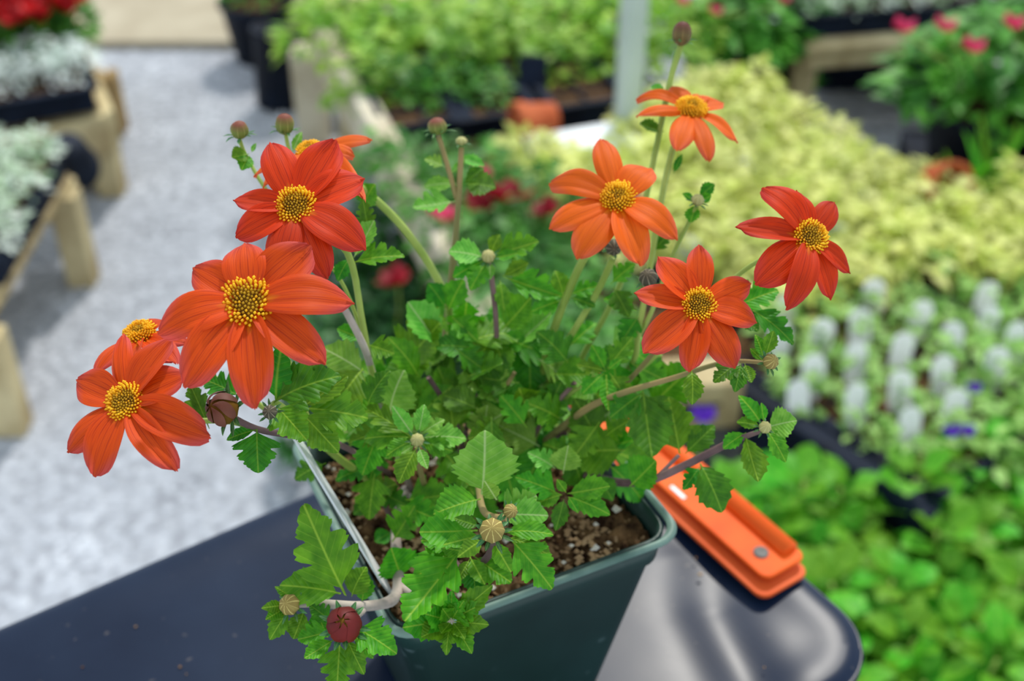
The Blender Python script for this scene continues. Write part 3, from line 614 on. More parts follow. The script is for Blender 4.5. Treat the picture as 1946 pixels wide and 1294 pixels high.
# ================================================================== THE CART PANEL, HANDLE AND POT
ZP = 1.11
e1 = G(560, 920, ZP) - G(0, 1160, ZP); e1.normalize(); e2 = Vector((e1.y, -e1.x, 0))          # along the left rear edge, and along the right edge towards us
crn = G(1095, 711, ZP)                                                                        # far corner of the panel
def panel():
    Lx, Ly, r, th = .46, (G(1712, 1215, ZP) - crn).dot(e2) + .004, .03, .004
    prof = []                                                # outline, local: a = along -e1, b = along e2
    for cx, cy, a0 in ((-r, r, -90), (-r, Ly - r, 0), (-Lx + r, Ly - r, 90), (-Lx + r, r, 180)):
        for k in range(9): a = R(a0 + k * 90 / 8); prof.append((cx + r * math.cos(a), cy + r * math.sin(a)))
    shade_dent = G(1345, 1050, ZP); fo0 = G(1318, 1085, ZP); fdir = (G(1425, 1290, ZP) - fo0).normalized(); fprp = Vector((fdir.y, -fdir.x, 0))
    NX, NY = 150, 90; v = []; f = []
    def inset(x, y):                                         # distance inside the rounded outline
        qx, qy = abs(x + Lx / 2) - (Lx / 2 - r), abs(y - Ly / 2) - (Ly / 2 - r)
        return r - (math.hypot(max(qx, 0), max(qy, 0)) + min(max(qx, qy), 0))
    def lip_shade_relief(x, y):                                        # raised lip, plus a fold and dent added to darken the sheen like shadows
        d = inset(x, y); z = .0010 * math.exp(-((d - .010) / .010) ** 2) - .003 * max(1 - d / .005, 0) ** 2
        p = crn + e1 * x + e2 * y; t = ((p - fo0).dot(fdir)); w = (p - fo0).dot(fprp); k = min(max((t + .01) / .03, 0), 1)
        q = p - shade_dent; return z - .0028 * k * math.exp(-(w / .014) ** 2) - .0022 * math.exp(-(q.dot(e1) / .014) ** 2 - (q.dot(e2) / .030) ** 2)
    cx, cy = -Lx / 2, Ly / 2; rows = []
    for i in range(NX + 1):
        for j in range(NY + 1):
            s_, t_ = i / NX * 2 - 1, j / NY * 2 - 1; x, y = cx + s_ * Lx / 2, cy + t_ * Ly / 2
            qx, qy = abs(x - cx) - (Lx / 2 - r), abs(y - cy) - (Ly / 2 - r)
            if qx > 0 and qy > 0:                            # pull corner points onto the arc
                m_ = max(qx, qy); l_ = math.hypot(qx, qy); x = cx + math.copysign(Lx / 2 - r + qx * m_ / l_, x - cx); y = cy + math.copysign(Ly / 2 - r + qy * m_ / l_, y - cy)
            v.append(e1 * x + e2 * y + Vector((0, 0, lip_shade_relief(x, y))))
    for i in range(NX):
        for j in range(NY): q = i * (NY + 1) + j; f.append((q, q + 1, q + NY + 2, q + NY + 1))
    n0 = len(v); v += [p - Vector((0, 0, .004)) for p in v]; nf = len(f); f += [tuple(k + n0 for k in reversed(q)) for q in f]
    edge = [j for j in range(NY + 1)] + [i * (NY + 1) + NY for i in range(1, NX + 1)] + [NX * (NY + 1) + j for j in range(NY - 1, -1, -1)] + [i * (NY + 1) for i in range(NX - 1, 0, -1)]
    f += [(edge[k], edge[(k + 1) % len(edge)], edge[(k + 1) % len(edge)] + n0, edge[k] + n0) for k in range(len(edge))]
    e = empty('garden_cart', crn, 'garden cart with dark scuffed panel and orange handle under the pot', 'cart'); link('panel', mesh('panel', v, f), 'panel', e)
    for X in (-.10, -.38):
        for Y in (.06, Ly - .06):
            q = crn + e1 * X + e2 * Y; beam('leg', Vector((q.x, q.y, 0)), Vector((q.x, q.y, ZP - .004)), .025, .025, 'steel', e, Vector((0, 1, 0)))
    return e, Ly
pan, PLY = panel()
# crumbs of soil on the panel
b = B()
for i in range(90):
    q = crn + e1 * -rnd(.03, .40) + e2 * rnd(.03, PLY - .01); s = rnd(.0003, .0008); b.box((q.x, q.y, ZP + s * .5 + .0002), (s * rnd(.7, 2), s, s))
link('soil_crumbs', b.mesh('soil_crumbs'), 'bark', None, 'tiny brown soil crumbs scattered on the dark cart panel', 'crumbs', None, 'stuff')
# orange handle: a base strip and a channel with a rolled rear lip
hA = G(1200, 812, ZP); hL = .158; h0 = crn + e2 * ((hA - crn).dot(e2)); hend = (G(1492, 1128, ZP) - crn).dot(e2)
hoff = (hA - crn).dot(e1)
e = empty('handle', Vector((0, 0, .0025)), 'orange metal handle', None, None, pan)
def strip(name, x0, x1, y0, y1, z0, z1, mat, r=.005, nub=None):
    bm = B(); pr = []
    for cx, cy, a0 in ((x1 - r, y0 + r, -90), (x1 - r, y1 - r, 0), (x0 + r, y1 - r, 90), (x0 + r, y0 + r, 180)):
        for k in range(6): a = R(a0 + k * 18); pr.append((cx + r * math.cos(a), cy + r * math.sin(a)))
    n = len(pr); v = [e1 * x + e2 * y + Vector((0, 0, z)) for z in (z0, z1) for x, y in pr]; f = [tuple(range(n - 1, -1, -1)), tuple(range(n, 2 * n))] + [(i, (i + 1) % n, n + (i + 1) % n, n + i) for i in range(n)]
    o = link(name, mesh(name, v, f, False), mat, e); md = o.modifiers.new('bevel', 'BEVEL'); md.width = .0008; md.segments = 2; return o
y0, y1 = .02, hend
X0, X1 = -.0235, .000
strip('base_plate', X0 - .004, X1 - .001, y0, y1, 0, .0022, 'orange2')
strip('channel_plate', X0 + .0005, X1, y0, y1 - .004, .0052, .0072, 'orange', .0045)
strip('spacer', X0 + .005, X1 - .004, y0 + .004, y1 - .01, .0022, .0052, 'orange2', .003)
# rolled lip along the rear: a half pipe swept along e2
v = []; f = []; ns = 10
for j, yy in enumerate((y0, y1 - .010)):
    for k in range(ns + 1): a = math.pi * k / ns; v.append(e1 * (X1 - .0045 + .0045 * math.cos(a)) + e2 * yy + Vector((0, 0, .0072 + .0048 * math.sin(a))))
for k in range(ns): f.append((k, k + 1, ns + 2 + k, ns + 1 + k))
f += [tuple(range(ns, -1, -1)), tuple(range(ns + 1, 2 * ns + 2)), (0, ns + 1, 2 * ns + 1, ns)]
link('rolled_lip', mesh('rolled_lip', v, f), 'orange', e)
for yy in (y1 - .016, y0 + .02):
    v, f = lathe([(.0032, 0), (.0032, .0006), (.0024, .001), (.001, .0007), (.0001, .0005)], 16); s = link('screw', mesh('screw', v, f), 'steel', e); s.location = e1 * (X0 + .009) + e2 * yy + Vector((0, 0, .0072))
o = link('pale_patch', B().box((0, 0, 0), (.0016, .009, .0004), (e1, e2, Vector((0, 0, 1)))).mesh('pale_patch'), 'white', e); o.location = e1 * (X0 + .0035) + e2 * (y1 - .062) + Vector((0, 0, .0076)); o['label'] = 'pale patch'  # small pale patch lying on the orange plate

# pot
ZR = 1.21
A0, B0 = G(747, 1222, ZR), G(1306, 1014, ZR)
pu = (B0 - A0).normalized(); pv = Vector((-pu.y, pu.x, 0)); PS = (B0 - A0).length; pc = A0 + pu * PS / 2 + pv * PS / 2
ZP0 = ZP + .0006
pot = empty('flower_pot', (pc.x, pc.y, ZP0), 'square dark green plastic pot holding the orange flowers', 'pot')
def sq(half, z, r):
    o = []
    for sx, sy, a0 in ((1, -1, -90), (1, 1, 0), (-1, 1, 90), (-1, -1, 180)):
        for k in range(7): a = R(a0 + k * 15); o.append(pu * (sx * (half - r) + r * math.cos(a)) + pv * (sy * (half - r) + r * math.sin(a)) + Vector((0, 0, z - ZP0)))
    return o
def rings(name, spec, mat, cap0=True, cap1=False):
    v = []; f = []
    for h, z, r in spec: v += sq(h, z, r)
    n = 28
    for i in range(len(spec) - 1):
        for k in range(n): f.append((i * n + k, i * n + (k + 1) % n, (i + 1) * n + (k + 1) % n, (i + 1) * n + k))
    if cap0: f.append(tuple(range(n - 1, -1, -1)))
    if cap1: f.append(tuple((len(spec) - 1) * n + k for k in range(n)))
    return link(name, mesh(name, v, f), mat, pot)
hb, ht = .031, PS / 2
rings('pot_body', [(hb - .001, ZP0 + .0005, .006), (hb, ZP0 + .002, .006), (ht - .0055, ZR - .014, .008), (ht - .0042, ZR - .0135, .008), (ht - .003, ZR - .002, .0085), (ht - .0042, ZR - .0015, .008), (ht - .0055, ZR - .013, .008), (hb - .002, ZP0 + .004, .006)], 'pot', True, True)
rings('rim', [(ht - .0022, ZR - .0022, .0085), (ht - .0002, ZR - .002, .009), (ht + .0002, ZR - .001, .009), (ht - .0003, ZR, .009), (ht - .0014, ZR + .0002, .0085), (ht - .0024, ZR - .001, .008)], 'rim', False)
# soil
n = 44; v = []; f = []; hs = ht - .0065; rs = random.Random(3)
for i in range(n + 1):
    for j in range(n + 1):
        a, bb = (i / n * 2 - 1) * hs, (j / n * 2 - 1) * hs; v.append(pc + pu * a + pv * bb + Vector((0, 0, ZR - .011 - pc.z + rs.uniform(-.0018, .0022) + .002 * math.sin(a * 120) * math.cos(bb * 90))))
for i in range(n):
    for j in range(n): o_ = i * (n + 1) + j; f.append((o_, o_ + n + 1, o_ + n + 2, o_ + 1))
nb = len(f)
def chunk(v, f, p, s, rs):
    o = len(v); v += [p + Vector((x * s * rs.uniform(.6, 1.3), y * s * rs.uniform(.6, 1.3), z * s * rs.uniform(.5, 1))) for x, y, z in oct_v]
    f += [(o + a, o + b_, o + c) for a, b_, c in ((0, 2, 4), (2, 1, 4), (1, 3, 4), (3, 0, 4), (2, 0, 5), (1, 2, 5), (3, 1, 5), (0, 3, 5))]
mi = [0] * nb
for i in range(1800):
    p = pc + pu * rs.uniform(-hs, hs) * .97 + pv * rs.uniform(-hs, hs) * .97; p.z = ZR - .010; chunk(v, f, p, rs.uniform(.0005, .0016), rs); mi += [1] * 8
for i in range(70):
    p = pc + pu * rs.uniform(-hs, hs) * .96 + pv * rs.uniform(-hs, hs) * .96; p.z = ZR - .009; chunk(v, f, p, rs.uniform(.0006, .0017), rs); mi += [2] * 8
link('potting_soil', mesh('potting_soil', v, f, False, None, ['soil', 'bark', 'perlite'], mi), None, None, 'brown potting soil with bark and white perlite in the green pot', 'soil', None, 'stuff')
# white plant tag seen almost edge-on, pushed in at the left of the pot
t0, t1 = P3(560, 826, .372), P3(742, 1126, .392); dv = (t1 - t0).normalized(); fc = (ray(640, 970)).normalized(); sd_ = dv.cross(fc).normalized(); wd_ = (fc * .99 + sd_ * .14).normalized(); nn = dv.cross(wd_).normalized()
v = []; prof = [(-.006, .0), (.004, .0), (.006, .002), (.006, .92), (0, 1.05), (-.006, .92)]; L = (t1 - t0).length
for s in (-.0003, .0003): v += [t0 + wd_ * x + dv * (y * L) + nn * s for x, y in prof]
f = [tuple(range(5, -1, -1)), tuple(range(6, 12))] + [(i, (i + 1) % 6, 6 + (i + 1) % 6, 6 + i) for i in range(6)]
link('pot_label', mesh('pot_label', v, f, False), 'white', None, 'thin white plastic tag stuck into the left side of the pot', 'plant tag')

# ================================================================== THE BIDENS PLANT
PL = Vector((pc.x, pc.y, ZR - .009))
bid = empty('bidens_plant', PL, 'orange-red flowering bidens plant growing in the green pot', 'plant')
def leaf(k, b, t, d0, d1=None, w=1.0, mat='leaf', up=.55, face=.75, var=None, side=0.0):
    base = P3(b[0], b[1], d0); tip = P3(t[0], t[1], d1 if d1 else d0 - .004)
    nrm = (-FW * face + Vector((0, 0, 1)) * up + RT * side + rvec() * .22).normalized()
    o = link('leaf', leafmesh(k, mat, random.randrange(3) if var is None else var), None, bid)
    m_ = frame(base, tip, nrm, (tip - base).length * w); m_.translation -= PL; o.matrix_basis = m_; return o
def stem(pts, r, mat):
    return tube('stem', [P3(*p) for p in pts], r, mat, bid)

# --- flowers: centre, depth, (a, b) tilt of the flower's plane, disc radius in px, petals (tip x, tip y, width px[, extra depth])
def flower(c, d0, a, b, rd, petals, mat, young=False, lift=0, axis=None):
    px_m = d0 / F
    def dep(x, y): return d0 + px_m * (a * (x - c[0]) - b * (y - c[1]))
    ctr = P3(c[0], c[1], d0); n = axis or (-FW + RT * a * -1 * -1 + UP * b)
    # plane depth = d0 + (a*dx - b*dy): its normal in (right, up, towards us)
    n = (RT * a + UP * b - FW).normalized() if axis is None else axis
    e = empty('flower', ctr - PL, next(FL), parent=bid)
    for i, p in enumerate(petals):
        tip = P3(p[0], p[1], dep(p[0], p[1]) + (p[3] if len(p) > 3 else 0)); base = ctr - n * .0012
        o = link('petal', petalmesh(mat, random.randrange(5)), None, e)
        y = tip - base; m_ = frame(base, tip, n, p[2] * px_m * .97); m_.translation = base - ctr + n * (.00025 * (i % 2)); o.matrix_basis = m_
    r = rd * px_m; dome = .75 if young else .45; q = n.to_track_quat('Z', 'Y').to_matrix().to_4x4()
    v, f = lathe([(r * .95 * math.cos(R(t)), r * dome * math.sin(R(t)) * .9) for t in (0, 20, 40, 60, 80, 89)], 16); f.append(tuple(range(80, 96)))
    v2 = [(x, y, z - .001) for x, y, z in v]; o = link('disc', mesh('disc', v2, f), 'disc', e); o.matrix_basis = q
    fv = []; ff = []; mi = []; N_ = 150
    for i in range(N_):
        u = math.sqrt((i + .5) / N_); an = i * 2.39996; rr = r * u; z = r * dome * math.sqrt(max(1 - u * u * .96, 0)) * .9 - .001
        outer = u > (.35 if young else .62); hgt = r * (.30 if outer else .16) * rnd(.7, 1.2); s = r * (.082 if outer else .07)
        d = Vector((math.cos(an) * u * .8, math.sin(an) * u * .8, 1)).normalized(); p = Vector((rr * math.cos(an), rr * math.sin(an), z)); sx = d.cross(Vector((.2, .9, .1))).normalized(); sy = d.cross(sx); o_ = len(fv)
        top = p + d * hgt
        fv += [p + sx * s * .45, p + sy * s * .45, p - sx * s * .45, p - sy * s * .45] + [top + sx * s, top + sy * s, top - sx * s, top - sy * s] + [top + d * s * 1.1]
        ff += [(o_ + k, o_ + (k + 1) % 4, o_ + 4 + (k + 1) % 4, o_ + 4 + k) for k in range(4)] + [(o_ + 4 + k, o_ + 4 + (k + 1) % 4, o_ + 8) for k in range(4)]
        mi += [0 if (outer or random.random() < .15) else 1] * 8
    o = link('florets', mesh('florets', fv, ff, True, None, ['floret', 'floret_in'], mi), None, e); o.matrix_basis = q; o['kind'] = 'stuff'
    for k in range(6):                                       # green bracts behind
        an = k * 1.047; dd = q.to_3x3() @ Vector((math.cos(an), math.sin(an), -.35)); o = link('sepal', leafmesh('B', 'bract', k % 3), None, e); bs_ = -n * .002
        o.matrix_basis = frame(bs_, bs_ + dd.normalized() * r * 1.6, n, r * 2.4)
    return e
FL = iter(['largest orange-red flower, front left', 'deep red flower above the largest one', 'lowest left orange-red flower', 'side-on flower behind the lowest left one', 'orange flower half hidden behind the deep red one', 'pale orange flower facing up, right of centre', 'farthest orange flower under the tall bud', 'deep red flower at far right', 'orange-red flower at right front'])
flower((470, 573), .312, .05, .40, 45, [(366, 508, 84), (463, 458, 88), (592, 468, 98), (672, 570, 92), (619, 692, 84), (487, 780, 90), (348, 735, 88), (297, 628, 84)], 'petal')
flower((563, 391), .338, .05, .35, 35, [(512, 268, 74), (640, 268, 80), (693, 338, 82), (694, 470, 84), (622, 528, 66), (530, 520, 80), (447, 450, 66), (443, 382, 54)], 'petal_red')
flower((237, 763), .318, -.25, .45, 34, [(232, 632, 46), (328, 640, 74), (352, 712, 84), (403, 832, 78), (334, 895, 62), (178, 906, 78), (125, 858, 70), (145, 722, 78)], 'petal')
flower((266, 636), .345, -.2, 1.15, 29, [(178, 706, 62, -.004), (232, 735, 60, -.006), (312, 605, 46), (356, 650, 50), (335, 690, 56, -.004)], 'petal', True)
flower((590, 287), .372, -.2, 1.15, 24, [(706, 262, 46, -.002), (672, 292, 40, -.004), (480, 330, 40), (498, 352, 40, -.004), (690, 375, 50, -.008), (640, 330, 60, -.004)], 'petal_orange', True)
flower((1175, 377), .372, -.1, .55, 31, [(1140, 260, 56), (1238, 316, 76), (1043, 342, 60), (1043, 432, 66), (1095, 489, 76), (1218, 506, 68), (1288, 449, 66)], 'petal_orange', True)
flower((1314, 208), .40, .15, .95, 27, [(1210, 180, 30, .004), (1210, 217, 40), (1278, 162, 50), (1375, 196, 52), (1403, 270, 38), (1350, 304, 42, -.003), (1287, 282, 52, -.004), (1340, 180, 34, .003)], 'petal_orange', True)
flower((1540, 449), .348, .30, .30, 32, [(1455, 352, 62), (1395, 433, 52), (1438, 540, 76), (1500, 586, 62), (1580, 570, 58), (1616, 520, 44), (1588, 383, 54), (1512, 362, 50)], 'petal_red')
flower((1330, 579), .342, .0, .30, 30, [(1328, 464, 54), (1250, 488, 66), (1204, 557, 54), (1222, 673, 72), (1310, 708, 58), (1398, 699, 70), (1440, 610, 62), (1428, 537, 58)], 'petal')

# --- buds
def budball(r, n=16):
    v = []; f = []; uv = []; m_ = 9
    for i in range(m_ + 1):
        t = i / m_; th = math.pi * (t * .96 + .02)
        for k in range(n): a = 2 * math.pi * k / n; rr = math.sin(th) * (1 + .05 * math.cos(a * 8)); v.append((rr * math.cos(a), rr * math.sin(a), -math.cos(th) * .92)); uv.append((k / n if k < n else 1, t))
    for i in range(m_):
        for k in range(n): f.append((i * n + k, i * n + (k + 1) % n, (i + 1) * n + (k + 1) % n, (i + 1) * n + k))
    f.append(tuple((m_) * n + k for k in range(n))); return v, f, uv
BV = budball(1); BM = {}
def bud(x, y, d, rp, mat, tilt=(0, .5), elong=1.0, bracts=8, blen=1.3, folds=None):
    px_m = d / F; r = rp * px_m; c = P3(x, y, d); ax = (-FW * .8 + RT * tilt[0] + UP * tilt[1]).normalized(); q = ax.to_track_quat('Z', 'Y').to_matrix().to_4x4()
    e = empty('bud', c - PL, parent=bid)
    if mat not in BM: BM[mat] = mesh('bud_head', BV[0], BV[1], True, BV[2], [mat])
    o = link('bud_head', BM[mat], None, e); o.matrix_basis = q @ Matrix.Diagonal((r, r, r * elong, 1))
    for k in range(bracts):
        an = k * 6.283 / bracts + rnd(-.2, .2); dd = q.to_3x3() @ Vector((math.cos(an), math.sin(an), rnd(-.1, .5))); bs_ = q.to_3x3() @ Vector((math.cos(an) * .6 * r, math.sin(an) * .6 * r, -.62 * r * elong))
        o = link('bract', leafmesh('B', 'bract', k % 3), None, e); o.matrix_basis = frame(bs_, bs_ + dd.normalized() * r * blen * rnd(.8, 1.15), ax, r * 1.7)
    if folds:
        for k in range(6):                                  # petals folded over the ball: strips of a slightly larger sphere
            v = []; f = []; a0 = k * 1.047
            for i in range(8):
                t = i / 7; th = R(100) * (1 - t) + R(8) * t; w = .50 * math.sin(math.pi * min(t * .8 + .2, 1)) + .1
                for s in (-1, 0, 1):
                    a = a0 + .9 * t + s * w * (.6 + t) * (.72 if folds == 'maroon2' else 1); R_ = r * (1.07 + .03 * (k % 3) + (.04 if s == 0 else 0)); v.append(q.to_3x3() @ Vector((R_ * math.sin(th) * math.cos(a), R_ * math.sin(th) * math.sin(a), R_ * math.cos(th) * elong)))
            for i in range(7): f += [(i * 3, i * 3 + 1, i * 3 + 4, i * 3 + 3), (i * 3 + 1, i * 3 + 2, i * 3 + 5, i * 3 + 4)]
            link('folded_petal', mesh('folded_petal', v, f), folds, e)
    return e
bud(455, 247, .372, 17, 'bud_green', (0, 1.2), 1.15, 8, 1.4); bud(541, 236, .378, 18, 'bud_green', (.1, 1.6), 1.25, 8, 1.2)
bud(831, 240, .405, 18, 'bud_green', (-.2, 1.5), 1.0, 8, 1.3); bud(877, 268, .41, 11, 'bud_pale', (0, 1.5), .8, 6, 1.1)
bud(1296, 64, .405, 18, 'bud_red', (.15, 2.0), 1.4, 8, 1.1); bud(928, 487, .395, 13, 'bud_pale', (0, .5)); bud(1326, 380, .385, 12, 'bud_pale', (.1, .8))
bud(1465, 687, .345, 15, 'bud_gold', (.3, .2)); bud(1454, 812, .355, 12, 'bud_pale', (.2, .4)); bud(793, 836, .365, 13, 'bud_pale', (0, .3))
bud(935, 1008, .333, 24, 'bud_gold', (0, .35), 1, 11, 1.15); bud(970, 971, .342, 14, 'bud_gold', (.5, .3), 1, 8, 1.3)
bud(550, 1149, .346, 20, 'bud_gold', (-.25, .3), 1, 9, 1.2); bud(513, 783, .322, 14, 'bud_dark', (0, .2), 1, 8, 1.4)
bud(654, 1187, .340, 31, 'budcore', (0, .4), .95, 9, 1.1, 'maroon'); bud(424, 777, .328, 30, 'budcore', (-.5, .2), 1.05, 9, 1.2, 'maroon2')
bud(1232, 528, .37, 18, 'bud_dark', (-.3, .5), 1.0, 6, 1.1); bud(1166, 470, .385, 16, 'bud_dark', (0, -.2), 1.3, 5, 1.0)

# --- stems, from the crown in the soil outwards
soil = (930, 940, .425)
SM = ('stem_green', 'stem_mid', 'stem_purple', 'stem_woody')
stem([(480, 600, .320), (548, 690, .338), (560, 740, .352), (620, 850, .385), (760, 950, .42)], [.0009, .0010, .0011, .0013, .0014], 'stem_green')
stem([(575, 415, .345), (660, 480, .362), (690, 620, .378), (715, 730, .395), (800, 900, .43)], .0010, 'stem_green')
stem([(640, 560, .37), (690, 655, .378), (716, 735, .40), (780, 930, .43)], .0011, 'stem_woody')
stem([(600, 300, .378), (705, 372, .392), (780, 450, .402), (838, 545, .412), (855, 620, .42), (840, 760, .43)], .0013, 'stem_green')
stem([(455, 265, .375), (470, 300, .378), (520, 380, .375), (640, 520, .375), (690, 640, .38)], .0006, 'stem_green'); stem([(543, 255, .381), (555, 300, .384), (600, 380, .388), (660, 480, .385)], .0006, 'stem_green')
stem([(833, 258, .407), (852, 320, .412), (868, 380, .415)], .0008, 'stem_mid'); stem([(877, 280, .412), (870, 400, .415), (858, 530, .418), (845, 660, .425), (830, 760, .43), (850, 900, .44)], [.0009, .001, .0013, .0014, .0015, .0016], 'stem_mid')
stem([(930, 500, .398), (942, 600, .405), (938, 680, .412), (890, 800, .425), (870, 900, .435)], .0009, 'stem_purple')
stem([(1170, 400, .378), (1110, 490, .392), (1062, 600, .405), (1035, 690, .415), (1030, 800, .43)], .0013, 'stem_green'); stem([(1165, 490, .388), (1135, 555, .397), (1090, 630, .406), (1046, 705, .415), (1040, 800, .43)], .0011, 'stem_green')
stem([(1294, 85, .408), (1272, 160, .41), (1245, 290, .412), (1215, 430, .41), (1170, 560, .41), (1100, 690, .42), (1050, 800, .43)], .0010, 'stem_green')
stem([(1310, 220, .402), (1278, 285, .405), (1256, 385, .402), (1240, 480, .40), (1215, 620, .40), (1195, 700, .41), (1090, 790, .43)], .0010, 'stem_green')
stem([(1324, 392, .387), (1300, 440, .39), (1270, 505, .393), (1225, 620, .40), (1150, 720, .42)], .0007, 'stem_green')
stem([(1530, 470, .354), (1465, 485, .362), (1400, 525, .37), (1300, 620, .385), (1220, 700, .40), (1120, 770, .425)], .0007, 'stem_green')
stem([(1325, 600, .35), (1260, 650, .365), (1225, 690, .385), (1160, 760, .41), (1080, 830, .43)], .0008, 'stem_mid')
stem([(1462, 690, .349), (1380, 688, .36), (1280, 718, .372), (1180, 748, .385), (1110, 780, .40), (1020, 850, .425)], [.0006, .0007, .0008, .0010, .0011, .0012], 'stem_mid')
stem([(1450, 818, .358), (1420, 828, .362), (1385, 842, .366), (1300, 885, .378), (1235, 912, .39), (1165, 915, .405), (1050, 880, .43)], [.0006, .0008, .0011, .0012, .0013, .0014, .0015], 'stem_purple')
stem([(1250, 905, .386), (1290, 865, .388)], .0006, 'stem_purple')
stem([(940, 1025, .338), (925, 1060, .35), (880, 1085, .37), (820, 1000, .40), (800, 950, .43)], .0011, 'stem_purple'); stem([(965, 985, .346), (930, 980, .352), (915, 960, .36), (905, 900, .39), (890, 860, .43)], .0010, 'stem_mid')
stem([(560, 1150, .35), (610, 1147, .353), (690, 1152, .358), (748, 1138, .372), (757, 1090, .385), (752, 1000, .405), (770, 930, .43)], [.0007, .0012, .0015, .0018, .0018, .0017, .0016], 'stem_woody')
stem([(650, 1195, .347), (690, 1160, .357)], .0010, 'stem_woody'); stem([(858, 1185, .352), (835, 1145, .362), (790, 1132, .370), (757, 1110, .382)], .0010, 'stem_woody')
stem([(428, 785, .334), (488, 815, .34), (560, 828, .352), (640, 842, .37), (740, 900, .41)], .0009, 'stem_purple'); stem([(245, 790, .326), (330, 800, .335), (430, 800, .34), (488, 815, .342)], .0008, 'stem_green'); stem([(275, 650, .352), (350, 690, .355), (450, 740, .355), (540, 800, .358), (640, 845, .375)], .0008, 'stem_green')
stem([(513, 795, .326), (522, 765, .332), (560, 790, .348), (620, 845, .372)], .0007, 'stem_green'); stem([(793, 848, .369), (800, 900, .39), (820, 960, .42)], .0009, 'stem_mid'); stem([(750, 1000, .405), (722, 940, .412), (700, 890, .418)], .0009, 'stem_purple')

